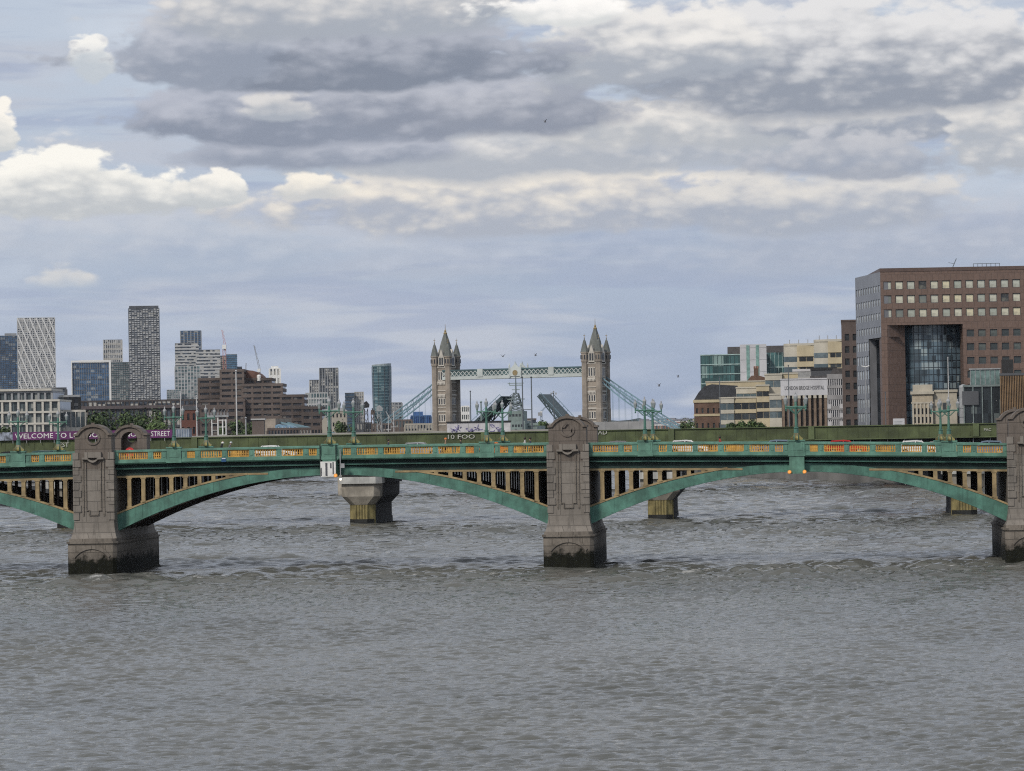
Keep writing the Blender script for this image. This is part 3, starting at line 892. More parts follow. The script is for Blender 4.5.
for a, c, z0, z1 in ((-0.32, -0.12, 0.08, 1.38), (0.40, 0.52, 0.25, 1.45), (-0.80, -0.70, 0.1, 0.9), (0.16, 0.3, 0.85, 1.35)): m.box(a, c, -0.025, -0.003, z0, z1)
m.build('marking', mat('sign_grey', (0.07, 0.075, 0.09), 0.6), b)
for s in (-0.85, 0.75): MB().box(s - 0.05, s + 0.05, 0.02, 0.1, -0.05, 3.2).build('hanger', GREEN_D, b)
n = thing('survey_pole', 'thin pale pole with a small box fixed to the parapet beside the white board', 'pole', FR.to(uL + 1.1, VF - 0.25, ztop(uL) - 3.3), FR.rot)
MB().tube((0, 0, 0), (0, 0, 2.9), 0.055).build('pole', STEEL, n); MB().box(0.05, 0.42, -0.1, 0.15, 1.05, 1.5).build('instrument_box', STEEL, n)
MB().lathe([(0.04, 0), (0.12, 0.06), (0.1, 0.2), (0.02, 0.26)], (0, 0, -0.2)).build('lamp', WARMW, n)
ub_ = FR.uz(224, 458, VF)[0]
n = thing('notice_plate', 'small dark blue plate fixed below the parapet left of the white board', 'sign', FR.to(ub_, VF - 0.16, ztop(ub_) - 1.42), FR.rot)
MB().box(-0.24, 0.24, 0, 0.03, 0, 0.42).build('plate', mat('blue_plate', (0.02, 0.09, 0.22), 0.4), n)
MB().box(-0.18, 0.18, -0.02, -0.003, 0.30, 0.38).build('plate_band', WHITE, n)
ur = PIERS[1] + 0.0
up_ = FR.uz(130, 452, 15.3)[0]
n = thing('red_sign', 'round red sign with a white mark inside the arched niche', 'sign', FR.to(up_, 15.2, ztop(up_) - 1.07), FR.rot)
MB().tube((0, 0, 0), (0, 0, 0.8), 0.05).build('post', STEEL, n)
MB().tube((0, 0.02, 0.85), (0, -0.04, 0.85), 0.50, n=24).build('disc', mat('red_paint', (0.55, 0.03, 0.03), 0.5), n)
m = MB(); rim(m, arc_top(0.0, 0.9, 0.26, 0.2), arc_top(0.0, 0.84, 0.17, 0.12), -0.07, -0.043); m.box(-0.24, 0.30, -0.07, -0.043, 0.7, 0.79); m.box(-0.26, -0.17, -0.072, -0.044, 0.7, 0.92)
m.build('white_mark', WHITE, n)

# ------------------------------------------------------------------ the railway bridge behind
FC = Frame(0, 480, R(-5.4))
RGREEN = mat('olive_girder_paint', (0.078, 0.100, 0.040), 0.75, 0.25, 0.25, streak=0.35)
RGREEN2 = mat('olive_girder_paint_light', (0.092, 0.120, 0.050), 0.7, 0.2, 0.3, streak=0.3)
CONC = mat('stained_concrete', (0.34, 0.31, 0.26), 0.9, 0.2, 0.25, streak=0.5, bump=0.2)
DARKP = mat('soot_and_shade_black', (0.022, 0.020, 0.018), 0.85, 0.3, 0.4, streak=0.4)  # pier rears: shade under the deck painted in as near black, with soot
FLUTE = mat('fluted_iron', (0.24, 0.20, 0.085), 0.85, 0.3, 0.3, streak=0.6)
rail = thing('railway_bridge', 'olive green plate girder railway bridge on fluted piers behind the arch bridge', 'bridge', FC.o, FC.rot)
ZC = 13.95
zc = lambda u: ZC
DW = 25.0
cuts = [-150, -96, -50, -4.5, 24.5, 46, 71, 95, 140]
m = MB().box(-150, 140, 0.0, 0.35, ZC - 1.95, ZC - 0.06)
u = -150
while u < 140:
    m.box(u - 0.05, u + 0.05, -0.05, -0.003, ZC - 1.82, ZC - 0.2); u += 1.55
m.build('plate_girder', RGREEN, rail)
m = MB().box(-150, 140, -0.24, 0.5, ZC - 0.057, ZC + 0.06); m.box(-150, 140, -0.22, 0.5, ZC - 2.1, ZC - 1.953); m.build('girder_flange', RGREEN2, rail)
m = MB()
for u in cuts[1:-1]: m.box(u - 0.45, u + 0.45, -0.3, -0.15, ZC - 1.95, ZC - 0.06)
m.build('joint_cover', RGREEN2, rail)
m = MB().box(-150, 140, 1.2, DW, ZC - 2.6, ZC - 1.4); m.build('track_deck', SOOT, rail)
m = MB().box(-150, 140, DW + 0.003, DW + 0.35, ZC - 1.95, ZC - 0.1); m.build('far_girder', RGREEN, rail)
m = MB()
u = -150
while u < 140: m.box(u - 0.12, u + 0.12, 0.3, DW, ZC - 3.1, ZC - 2.603); u += 3.1
m.build('cross_girder', SOOT, rail)
m = MB(); u = -140
while u < 138: m.box(u - 0.06, u + 0.06, 0.5, 0.62, ZC - 3.4, ZC - 2.1); u += 2.6
m.build('hanger', STEEL, rail)['kind'] = 'stuff'
pu = [FC.uz(361, 500, 1.5)[0], FC.uz(660, 500, 1.5)[0]]
pu = [pu[0] - (pu[1] - pu[0])] + pu + [pu[1] + (pu[1] - pu[0])]


def rail_pier(parent):
    p = bpy.data.objects.new('pier', None); COL.objects.link(p); p.parent = parent
    def oct_(w, a, b, c): return [(-w + c, a), (w - c, a), (w, a + c), (w, b - c), (w - c, b), (-w + c, b), (-w, b - c), (-w, a + c)]
    for nm, secs, mt in (('shaft', [(1.8, 1.6, -2.5), (1.8, 1.6, 3.0)], FLUTE), ('capital', [(1.85, 1.5, 3.003), (3.0, 0.8, 4.3), (3.05, 0.8, 6.3)], CONC), ('cap_slab', [(3.4, 0.3, 6.303), (3.4, 0.3, 7.35)], mat('pale_concrete', (0.42, 0.42, 0.40), 0.9, 0.15, 0.3, streak=0.3)),
                         ('bearing_plinth', [(3.0, 0.8, 7.353), (3.0, 0.8, 11.3)], SOOT)):
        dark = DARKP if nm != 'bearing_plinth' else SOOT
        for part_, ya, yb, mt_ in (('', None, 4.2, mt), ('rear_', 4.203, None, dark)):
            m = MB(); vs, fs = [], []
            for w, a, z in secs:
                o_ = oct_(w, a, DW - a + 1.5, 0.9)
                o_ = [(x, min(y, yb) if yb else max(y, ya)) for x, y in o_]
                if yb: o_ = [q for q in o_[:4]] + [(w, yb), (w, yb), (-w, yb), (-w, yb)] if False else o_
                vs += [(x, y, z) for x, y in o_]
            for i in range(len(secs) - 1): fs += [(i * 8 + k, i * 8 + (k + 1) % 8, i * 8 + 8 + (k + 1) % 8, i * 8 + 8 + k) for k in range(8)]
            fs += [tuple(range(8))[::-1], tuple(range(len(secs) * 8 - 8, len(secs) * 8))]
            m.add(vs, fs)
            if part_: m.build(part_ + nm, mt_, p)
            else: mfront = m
        m = mfront
        if nm == 'shaft':
            x = -0.88
            while x < 1.0: m.tube((x, 1.60, -2), (x, 1.60, 2.95), 0.17, n=6); x += 0.44
            y = 2.8
            while y < 4.0:
                for s in (-1, 1): m.tube((s * 1.8, y, -2), (s * 1.8, y, 2.95), 0.17, n=6)
                y += 0.5
        if nm == 'cap_slab': m.box(-0.03, 0.03, 0.27, 0.299, 6.303, 7.35)
        m.build(nm, mt, p)
    m = MB().prism(oct_(1.9, 1.35, DW + 0.2, 0.95), -2.6, 0.75); m.build('tide_band', SOOT, p)
    return p


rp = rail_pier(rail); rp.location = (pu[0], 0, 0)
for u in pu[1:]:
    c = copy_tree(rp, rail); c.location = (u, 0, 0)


# graffiti on the girder
def graffiti(body, px, py, wpx, hpx, label):
    u, z = FC.uz(px, py, -0.2); k = 480 / F
    g = tag(bpy.data.objects.new('graffiti', None), label, 'graffiti', 'white tags sprayed on the green girder'); COL.objects.link(g)
    g.location = FC.to(u, -0.16, z); g.rotation_euler = (0, 0, FC.rot)
    m = MB(); text_into(m, body, hpx * k * 1.4, (0, 0, 0), fit=wpx * k)
    m.build('lettering', mat('chalky_spray', (0.46, 0.46, 0.43), 0.8, 0.15), g)


graffiti('10 FOO', 448, 439.0, 27, 4.4, 'long white sprayed lettering on the green girder under the violet scribbled wall')
graffiti('AD', 598, 434.5, 9, 4.5, 'short white sprayed tag just right of the middle stone pier')
graffiti('JEST', 57, 447, 12, 4.5, 'white sprayed tag under the purple banner')
graffiti('PAC', 984, 431, 7, 2.8, 'small white sprayed tag near the right end of the girder')

# the purple banner above the girder
PURPLE = mat('purple_banner', (0.105, 0.014, 0.105), 0.6, 0.15, 0.5)
u0, z0 = FC.uz(13, 444, -0.4); u1, z1 = FC.uz(172.5, 439, -0.4)
bz0, bz1 = ZC - 0.05, ZC + 1.32
ban = thing('banner', 'long purple banner with white capital lettering above the olive girder', 'banner', FC.to(u0, -0.5, bz0), FC.rot)
Lb = u1 - u0
MB().box(0, Lb, 0, 0.05, 0.1, bz1 - bz0).build('cloth', PURPLE, ban)
m = MB(); text_into(m, 'WELCOME TO LONDON CANNON', 1.12, (0.35, -0.02, 0.36), fit=Lb * 0.80); text_into(m, 'STREET', 1.12, (Lb * 0.868, -0.02, 0.36), fit=Lb * 0.118)
m.build('lettering', WHITE, ban)
m = MB().box(-2.3, -0.01, 0, 0.05, 0.1, bz1 - bz0); m.build('picture_panel', mat('banner_photo', (0.30, 0.34, 0.42), 0.6, 0.5, 1.2), ban)
m = MB()
for x in np.arange(-2.2, Lb, 2.2): m.box(x - 0.04, x + 0.04, 0.06, 0.14, -0.4, bz1 - bz0 - 0.05)
m.build('banner_rail', STEEL, ban)
u2, _ = FC.uz(172.8, 436, -0.4); u3, _ = FC.uz(186, 436, -0.4)
h = thing('site_cabin', 'pale grey ribbed cabin at the end of the purple banner', 'cabin', FC.to(u2 + 0.1, 1.4, ZC + 0.06), FC.rot)
MB().box(0, u3 - u2, 0, 2.4, -0.6, 1.35).build('cabin_shell', mat('grey_cabin', (0.30, 0.34, 0.40), 0.5, 0.15, 0.8), h)
m = MB()
for x in np.arange(0.2, u3 - u2, 0.4): m.box(x, x + 0.14, -0.05, -0.003, -0.5, 1.2)
m.build('cabin_ribs', mat('blue_grey_cabin', (0.17, 0.22, 0.30), 0.5), h); MB().box(-0.1, u3 - u2 + 0.1, -0.1, 2.5, 1.353, 1.43).build('cabin_roof', STEEL, h)

# ------------------------------------------------------------------ the concrete road bridge further on
FL = Frame(0, 740, R(-6))
LB = mat('grey_parapet', (0.30, 0.29, 0.27), 0.85, 0.1, 0.2, streak=0.25)
lon = thing('concrete_bridge', 'plain pale concrete bridge showing as a thin parapet line above the olive girder', 'bridge', FL.o, FL.rot)
zl = lambda u: 15.0 - 4.5e-5 * (u + 20) ** 2 - (max(0, u - 25) * 0.05)
us = [float(x) for x in np.linspace(-150, 110, 40)]
MB().sweep([(0, -0.9), (0, 0), (0.4, 0), (0.4, -0.9)], us, zl).build('parapet', LB, lon)
MB().sweep([(-0.15, -1.8), (-0.15, -0.903), (31.5, -0.903), (31.5, -1.8)], us, zl).build('deck', LB, lon)
MB().sweep([(31.0, -0.9), (31.0, 0), (31.4, 0), (31.4, -0.9)], us, zl).build('far_parapet', LB, lon)
for c in (-39, 36):
    MB().prism([(-3, -3), (0, -5), (3, -3), (3, 33), (0, 36), (-3, 33)], -2, 11.5).build('bridge_pier', CONC, lon).location = (c, 0, 0)

# ------------------------------------------------------------------ trees
LEAF = [mat('leaf_dark', (0.036, 0.062, 0.022), 0.7, 0.3, 0.3), mat('leaf_mid', (0.066, 0.110, 0.034), 0.7, 0.3, 0.3), mat('leaf_light', (0.115, 0.175, 0.050), 0.7, 0.3, 0.3)]
BARK = mat('bark', (0.07, 0.055, 0.04), 0.9, 0.2)


def tree(px, pytop, Y, w, label, z0=4.0, group=None, tone=0, n=1500, leaf=0.55, hmin=0.12, pybase=None):
    p = W(px, pytop, Y); h = p.z - z0
    t = thing('tree', label, 'tree', (p.x, Y, z0), rng.uniform(0, 6), group)
    rr = random.Random(int(px * 7 + Y))
    tr = MB().tube((0, 0, -0.3), (0, 0, h * 0.45), 0.028 * h, 0.018 * h)
    for k in range(6):
        a = rr.uniform(0, 6.28); tr.tube((0, 0, h * rr.uniform(0.25, 0.42)), (math.cos(a) * w * 0.3, math.sin(a) * w * 0.3, h * rr.uniform(0.5, 0.85)), 0.012 * h, 0.005 * h, 5)
    tr.build('trunk', BARK, t)
    m = MB(); lobes = []
    for k in range(14):
        a = rr.uniform(0, 6.28); q = rr.uniform(0.1, 0.95); zz = h * rr.uniform(hmin + 0.18, 0.85)
        wr = w * 0.5 * math.sqrt(max(0.05, 1 - ((zz / h - 0.5) / 0.55) ** 2))
        lobes.append((math.cos(a) * wr * q * 0.75, math.sin(a) * wr * q * 0.75, zz, rr.uniform(0.16, 0.27) * min(w, h)))
    lobes.append((0, 0, h * 0.84, 0.15 * h))
    for k in range(n):
        x, y, z, r = lobes[rr.randrange(len(lobes))]
        d = Vector((rr.gauss(0, 1), rr.gauss(0, 1), rr.gauss(0, 0.9))).normalized() * r * (rr.random() ** 0.4) * rr.uniform(0.7, 1.12)
        c = Vector((x, y, z)) + d
        nrm = (d.normalized() + Vector((rr.gauss(0, .5), rr.gauss(0, .5), 0.35 + rr.gauss(0, .5)))).normalized()
        a = nrm.orthogonal().normalized(); b = nrm.cross(a); s = leaf * rr.uniform(0.6, 1.4)
        g = rr.random()
        mi = min(2, max(0, tone + (0 if g < 0.35 else 1 if g < 0.8 else 2) - (0 if tone == 0 else 0)))
        m.add([c - a * s, c - b * s * 0.6, c + a * s, c + b * s * 0.6], [(0, 1, 2, 3)], mi)
    m.build('crown', LEAF, t, fix=False)
    return t


# ------------------------------------------------------------------ buildings
def mid(px0, px1, py, Y):
    """centre x and width at Y of what spans px0..px1, and the height above 4 m of pixel row py"""
    a, b = W(px0, py, Y), W(px1, py, Y)
    return (a.x + b.x) / 2, b.x - a.x, W((px0 + px1) / 2, py, Y).z


def facade(parent, w, z0, z1, nc, nr, fx, fz, wall, pane, d=0.3, xf=None, mx=0.0, mtop=0.0, mbot=0.0, skip=(), frame=None, name='facade', wname='window', off=0.5):
    """a wall w wide with nc x nr real recessed openings, each window an object of its own"""
    cw = (w - 2 * mx) / nc; ch = (z1 - z0 - mtop - mbot) / nr
    ow, oh = cw * fx, ch * fz
    m = MB(); xf = xf or Matrix.Identity(4)
    xs = [-w / 2]; zs = [z0]
    for i in range(nc): c = -w / 2 + mx + cw * (i + 0.5); xs += [c - ow / 2, c + ow / 2]
    xs.append(w / 2)
    for j in range(nr): c = z0 + mbot + ch * (j + 0.5); zs += [c - oh / 2, c + oh / 2]
    zs.append(z1)
    for i in range(len(xs) - 1):
        for j in range(len(zs) - 1):
            a, b, c, e = xs[i], xs[i + 1], zs[j], zs[j + 1]
            if i % 2 and j % 2 and ((i - 1) // 2, (j - 1) // 2) not in skip:
                m.add([(a, 0, c), (b, 0, c), (b, 0, e), (a, 0, e), (a, d, c), (b, d, c), (b, d, e), (a, d, e)], [(0, 1, 5, 4), (1, 2, 6, 5), (2, 3, 7, 6), (3, 0, 4, 7)])
            elif b - a > 1e-6 and e - c > 1e-6: m.add([(a, 0, c), (b, 0, c), (b, 0, e), (a, 0, e)], [(0, 1, 2, 3)])
    # welded so that it is one wall
    bm_o = m.build(name, wall, parent, xf, fix=False)
    bm = bmesh.new(); bm.from_mesh(bm_o.data); bmesh.ops.remove_doubles(bm, verts=bm.verts, dist=0.002); bm.to_mesh(bm_o.data); bm.free()
    me = None
    for i in range(nc):
        for j in range(nr):
            if (i, j) in skip: continue
            loc = xf @ Vector((xs[1 + 2 * i] + ow / 2, d - 0.01, zs[1 + 2 * j] + oh / 2))
            if me is None:
                g = MB().box(-ow / 2 - 0.02, ow / 2 + 0.02, 0, 0.06, -oh / 2 - 0.02, oh / 2 + 0.02)
                if frame is not None:
                    fw = min(0.12, ow * 0.06)
                    for a, b, c, e in ((-ow / 2, -ow / 2 + fw, -oh / 2, oh / 2), (ow / 2 - fw, ow / 2, -oh / 2, oh / 2), (-ow / 2 + fw, ow / 2 - fw, oh / 2 - fw, oh / 2), (-ow / 2 + fw, ow / 2 - fw, -oh / 2, -oh / 2 + fw)):
                        g.box(a, b, -0.06, -0.003, c, e, 1)
                    nm_ = max(1, int(ow / 1.6))
                    for k in range(1, nm_): x = -ow / 2 + ow * k / nm_; g.box(x - fw / 2, x + fw / 2, -0.05, -0.004, -oh / 2 + fw, oh / 2 - fw, 1)
                o = g.build(wname, [pane] + ([frame] if frame is not None else []), parent); me = o.data
                rot = xf.to_3x3().to_euler()
            else:
                o = bpy.data.objects.new(wname, me); COL.objects.link(o); o.parent = parent
            o.location = loc; o.rotation_euler = rot
    return bm_o


def pane_mat(name, cols, rough=0.1, weights=None):
    """window glass whose shade differs from window to window"""
    if name in MATS: return MATS[name]
    m = bpy.data.materials.new(name); m.use_nodes = True
    t = NT(m.node_tree); b = t.n['Principled BSDF']
    oi = t.new('ShaderNodeObjectInfo')
    rp_ = t.new('ShaderNodeValToRGB'); rp_.color_ramp.interpolation = 'CONSTANT'
    e = rp_.color_ramp.elements
    for i, c in enumerate(cols):
        el = e[i] if i < 2 else e.new(i / len(cols))
        el.position = i / len(cols); el.color = (*c, 1)
    t.l.new(oi.outputs['Random'], rp_.inputs[0])
    n = t.noise(t.new('ShaderNodeTexCoord').outputs['Object'], 0.7, 3, 0.6)
    c = t.mix(t.math('MULTIPLY', t.ramp(n, 0.4, 0.65), 0.5), rp_.outputs[0], tuple(0.4 * x for x in cols[0]))
    t.l.new(c, b.inputs['Base Color']); b.inputs['Roughness'].default_value = rough
    MATS[name] = m
    return m


def tower(name, px0, px1, py, Y, depth, label, gl, band=None, vert=None, nf=None, nv=None, bt=0.35, vt=0.12, cat='tower block', roof=None, rot=0.0, group=None, z0=4.0, crown=None, proud=0.35):
    """glazed tower with projecting floor bands and uprights on all four sides"""
    x, w, z = mid(px0, px1, py, Y)
    t = thing(name, label, cat, (x, Y, z0), rot - math.atan2(x, Y), group)
    h = z - z0
    MB().box(-w / 2, w / 2, 0, depth, 0, h).build('glazed_shell', gl, t)
    nf = nf or max(3, int(h / 3.6)); nv = nv or max(3, int(w / 4))
    if band is not None:
        m = MB(); fh = h / nf
        for k in range(nf): m.box(-w / 2 - proud, w / 2 + proud, -proud, depth + proud, k * fh, k * fh + fh * bt)
        m.build('floor_bands', band, t)
    if vert is not None:
        m = MB(); cw = w / nv
        for k in range(nv + 1):
            c = -w / 2 + cw * k
            m.box(c - cw * vt, c + cw * vt, -proud - 0.15, -0.003, 0, h - 0.01); m.box(c - cw * vt, c + cw * vt, depth + 0.003, depth + proud + 0.15, 0, h - 0.01)
        for s in (-1, 1):
            for k in range(1, max(2, int(depth / cw))):
                a, b = sorted((s * (w / 2 + 0.003), s * (w / 2 + proud + 0.15))); m.box(a, b, k * cw - cw * vt, k * cw + cw * vt, 0, h - 0.01)
        m.build('uprights', vert, t)
    rf = roof or STEEL
    MB().box(-w / 2 - 0.2, w / 2 + 0.2, -0.2, depth + 0.2, h + 0.003, h + 0.8).build('roof', rf, t)
    if crown: MB().box(-w / 2 + w * crown[0], w / 2 - w * crown[1], depth * 0.2, depth * 0.8, h + 0.803, h + crown[2]).build('plant_room', rf, t)
    return t, w, h


# --- far cluster of towers (about five kilometres off)
YF = 5300
g_blue = glass('far_blue_glass', (0.045, 0.095, 0.175), 0.15, (6, 3.6), 0.5, (0.25, 0.28, 0.3), 0.1)
g_dark = glass('far_dark_glass', (0.065, 0.078, 0.098), 0.15, (4, 3.6), 0.7, (0.42, 0.41, 0.38), 0.32)
g_teal = glass('far_teal_glass', (0.08, 0.125, 0.135), 0.15, (5, 3.6), 0.5, (0.3, 0.33, 0.32), 0.2)
B_PALE = mat('pale_cladding', (0.42, 0.425, 0.425), 0.6, 0.08, 0.05)
B_GREY = mat('grey_cladding', (0.24, 0.25, 0.26), 0.6, 0.1, 0.05)
B_DARK = mat('dark_cladding', (0.075, 0.08, 0.09), 0.6, 0.15, 0.05)
B_BEIGE = mat('beige_cladding', (0.36, 0.335, 0.285), 0.7, 0.1, 0.05)
tower('glass_tower', -14, 17, 336, YF + 150, 50, 'blue glass tower cut by the left edge of the view', g_blue, B_DARK, B_DARK, bt=0.2, vt=0.06, roof=B_GREY, crown=(0.6, 0.02, 5))
t, w, h = tower('lattice_tower', 17.5, 54.5, 318, YF, 50, 'pale tower crossed by slanting white braces', g_dark, B_PALE, B_PALE, bt=0.42, vt=0.16, roof=B_PALE)
m = MB(); cell = w / 6.0; sl = 2.5
for k in range(-14, 8):
    for s in (1, -1):
        if s == -1 and k % 3: continue
        xa, za, xb, zb = -w / 2 + k * cell, h, 0, 0
        # slanted line clipped to the face
        pts = []
        for zz in np.linspace(h, 0, 80):
            xx = -w / 2 + k * cell + (h - zz) / sl if s == 1 else w / 2 - k * cell - (h - zz) / sl
            if -w / 2 <= xx <= w / 2: pts.append((xx, zz))
        if len(pts) > 2: m.bar((pts[0][0], -1.0, pts[0][1]), (pts[-1][0], -1.0, pts[-1][1]), 2.2 if s == 1 else 1.0, 0.8)
m.build('bracing', mat('white_bracing', (0.62, 0.62, 0.61), 0.5, 0.05), t)
tower('slab_tower', 103.5, 122, 340, YF + 260, 36, 'small beige chequered tower behind the blue block with the white frame', g_dark, B_BEIGE, B_PALE, bt=0.40, vt=0.24, nf=22, nv=9, roof=B_GREY)
tower('glass_block', 109, 130, 362.5, YF + 80, 40, 'grey green glass block between the white framed block and the tall tower', g_teal, B_GREY, B_DARK, bt=0.3, vt=0.08, roof=B_GREY)
t, w, h = tower('framed_block', 72.5, 108.5, 363, YF - 200, 60, 'blue glass block edged by a broad white frame', g_blue, B_DARK, B_GREY, bt=0.10, vt=0.07, nf=16, nv=16, roof=WHITE, crown=(0.18, 0.12, 5))
m = MB()
for a, b in ((-w / 2 - 2.2, -w / 2 - 0.5), (w / 2 + 0.5, w / 2 + 3.6)): m.box(a, b, -3.0, 8, 0, h + 1.5)
m.box(-w / 2 - 2.2, w / 2 + 3.6, -3.0, 8, h + 1.503, h + 4.2)
m.build('white_frame', WHITE, t)
t, w, h = tower('high_rise', 128.5, 159, 308.5, YF, 38, 'tallest grey residential tower with an irregular pattern of pale balconies', g_dark, B_GREY, B_DARK, bt=0.42, vt=0.10, nf=66, nv=11, roof=B_DARK, crown=(0.02, 0.02, 5))
m = MB(); rr = random.Random(5)
for k in range(66):
    for c in range(11):
        if rr.random() < 0.5:
            x = -w / 2 + w * (c + 0.5) / 11; m.box(x - w / 30, x + w / 30, -1.5, -0.55, k * h / 66 + 0.5, k * h / 66 + 2.3)
o = m.build('balconies', mat('pale_balcony', (0.42, 0.43, 0.44), 0.6, 0.1), t); o['kind'] = 'stuff'
tower('glass_tower', 180.5, 201, 331, YF + 500, 50, 'dark blue flat topped tower rising behind the banded towers', g_blue, B_DARK, B_GREY, bt=0.3, vt=0.14, nv=6, roof=B_DARK)
tower('banded_tower', 175, 198.5, 343.5, YF + 300, 45, 'pale tower with close horizontal floor bands, left and taller of the banded pair', g_dark, B_PALE, None, bt=0.5, nf=34, roof=B_GREY)
tower('banded_tower', 195.8, 220, 350, YF + 240, 45, 'pale tower with close horizontal floor bands, right and lower of the banded pair', g_dark, B_PALE, None, bt=0.5, nf=30, roof=B_GREY)
tower('slab_tower', 174.8, 199.8, 366.5, YF - 300, 45, 'light greenish tower standing in front of the banded pair', g_teal, B_GREY, B_PALE, bt=0.4, vt=0.12, nf=24, nv=8, roof=B_PALE)
tower('office_block', 167, 181, 390, YF - 350, 40, 'low teal office block at the foot of the greenish tower', g_teal, B_GREY, B_GREY, bt=0.3, roof=B_PALE)
tower('slab_tower', 219, 226, 356, YF + 420, 30, 'narrow brown tower beside the lattice crane', g_dark, B_BEIGE, B_DARK, bt=0.3, roof=B_DARK)
tower('glass_tower', 225.8, 237, 354.5, YF + 350, 40, 'narrow bright blue glass tower right of the banded pair', glass('bright_blue_glass', (0.06, 0.13, 0.21), 0.12, (6, 4), 0.4), B_DARK, None, bt=0.15, roof=B_GREY)
tower('slab_tower', 236.5, 242, 367, YF + 380, 30, 'short dark block beside the narrow bright blue tower', g_dark, B_DARK, None, bt=0.3, roof=B_DARK)


def crane(px, pytop, pybase, Y, jib, label, col, mastw=2.2):
    p = W(px, pybase, Y); q = W(px, pytop, Y); h = q.z - 4
    t = thing('tower_crane', label, 'crane', (p.x, Y, 4.0))
    m = MB(); s = mastw / 2; n = max(4, int(h / (mastw * 2)))
    for a in (-s, s):
        for b in (-s, s): m.bar((a, b, 0), (a, b, h), 0.45)
    for k in range(n):
        za, zb = h * k / n, h * (k + 1) / n
        m.bar((-s, -s, za), (s, -s, zb), 0.3); m.bar((s, s, za), (-s, s, zb), 0.3); m.bar((-s, -s, zb), (s, -s, zb), 0.3)
    m.build('mast', col, t)
    MB().box(-s * 1.3, s * 1.3, -s * 1.3, s * 1.3, h + 0.003, h + mastw * 1.4).build('cab', WHITE, t)
    e = W(*jib, Y) - Vector((p.x, Y, 4.0)); e.y = 2
    m = MB(); st = Vector((0, 0, h + mastw * 0.8)); d = e - st; up = Vector((-d.z, 0, d.x)).normalized() * mastw * 0.7 * (1 if d.x > 0 else -1)
    m.bar(st, e, 0.45); m.bar(st + up, e + up * 0.2, 0.45)
    for k in range(8): m.bar(st + d * k / 8 + up * (k % 2), st + d * (k + 1) / 8 + up * ((k + 1) % 2), 0.3)
    m.bar(st, st - d * 0.18, 0.6); m.build('jib', col, t)
    MB().box(-1.6, 1.6, -1, 1, -1.6, 1.0).build('counterweight', STEEL, t).location = st - d * 0.18
    return t


CR_R = mat('crane_red', (0.42, 0.16, 0.13), 0.6, 0.1); CR_G = mat('crane_grey', (0.22, 0.24, 0.27), 0.6, 0.1)
crane(225, 349, 392, YF - 100, (221.5, 330), 'red and white tower crane in front of the narrow brown tower', CR_R, 5)
crane(259.5, 372, 400, 3400, (253.5, 345), 'dark crane with its jib raised steeply above the stepped brown hotel', CR_G, 2.6)
crane(246.5, 372, 392, 4000, (246.2, 363), 'small thin crane above the arch of the brown hotel', CR_G, 2)

# --- middle distance towers
YM = 3300
t, w, h = tower('high_rise', 319.5, 338, 368.5, YM, 26, 'dark grid fronted tower, taller of the pair right of the brown hotel', g_dark, B_DARK, B_GREY, bt=0.3, vt=0.18, nf=28, nv=7, roof=B_DARK)
tower('high_rise', 309.5, 320.5, 380.5, YM + 60, 24, 'dark grid fronted tower, lower of the pair right of the brown hotel', g_dark, B_DARK, B_PALE, bt=0.25, vt=0.16, nf=24, nv=5, roof=B_DARK)
tower('office_block', 305.5, 327.5, 393.5, YM - 700, 24, 'pale greenish gridded block in front of the dark grid towers', g_teal, B_PALE, B_PALE, bt=0.3, vt=0.14, nf=10, nv=8, roof=B_PALE)
tower('slab_tower', 345, 354, 393.5, YM, 22, 'blue grey half of a two-tone block left of the flared glass tower', glass('slate_blue_glass', (0.05, 0.08, 0.12), 0.2, (4, 3.5), 0.3), B_DARK, None, bt=0.2, roof=B_DARK)
tower('slab_tower', 354.3, 363.5, 392.5, YM + 10, 22, 'beige half of a two-tone block left of the flared glass tower', g_dark, B_BEIGE, B_PALE, bt=0.4, vt=0.25, nf=16, nv=5, roof=B_BEIGE)
tower('office_block', 391, 402, 403, YM, 20, 'small plain grey block right of the flared glass tower', g_dark, B_GREY, B_GREY, bt=0.5, vt=0.2, roof=B_GREY)
tower('white_turret', 269.5, 280, 369, 2600, 9, 'small white tower block peeping over the brown hotel', g_dark, WHITE, WHITE, bt=0.35, vt=0.24, nf=9, nv=3, roof=WHITE, crown=(0.15, 0.15, 2.5))
# flared curved glass tower
x, w, z = mid(371.5, 390.5, 366.5, YM - 200)
t = thing('curved_tower', 'blue green glass tower that widens towards its sliced top', 'tower block', (x, YM - 200, 4.0))
h = z - 4; m = MB(); bands = MB(); nfl = 27; ns = 20
def ring(k): return [(w / 2 * (0.80 + 0.20 * math.sin(min(1, k) * PI / 2)) * math.cos(2 * PI * i / ns), 11 + 11 * math.sin(2 * PI * i / ns), h * k) for i in range(ns)]
vs = []; fs = []
for j in range(nfl + 1): vs += ring(j / nfl)
for j in range(nfl): fs += [(j * ns + i, j * ns + (i + 1) % ns, (j + 1) * ns + (i + 1) % ns, (j + 1) * ns + i) for i in range(ns)]
fs += [tuple(range(ns))[::-1], tuple(range(nfl * ns, (nfl + 1) * ns))]
m.add(vs, fs); m.build('glazed_shell', glass('flared_glass', (0.045, 0.095, 0.115), 0.12, (3.0, 3.5), 0.35, (0.2, 0.27, 0.28), 0.08), t)
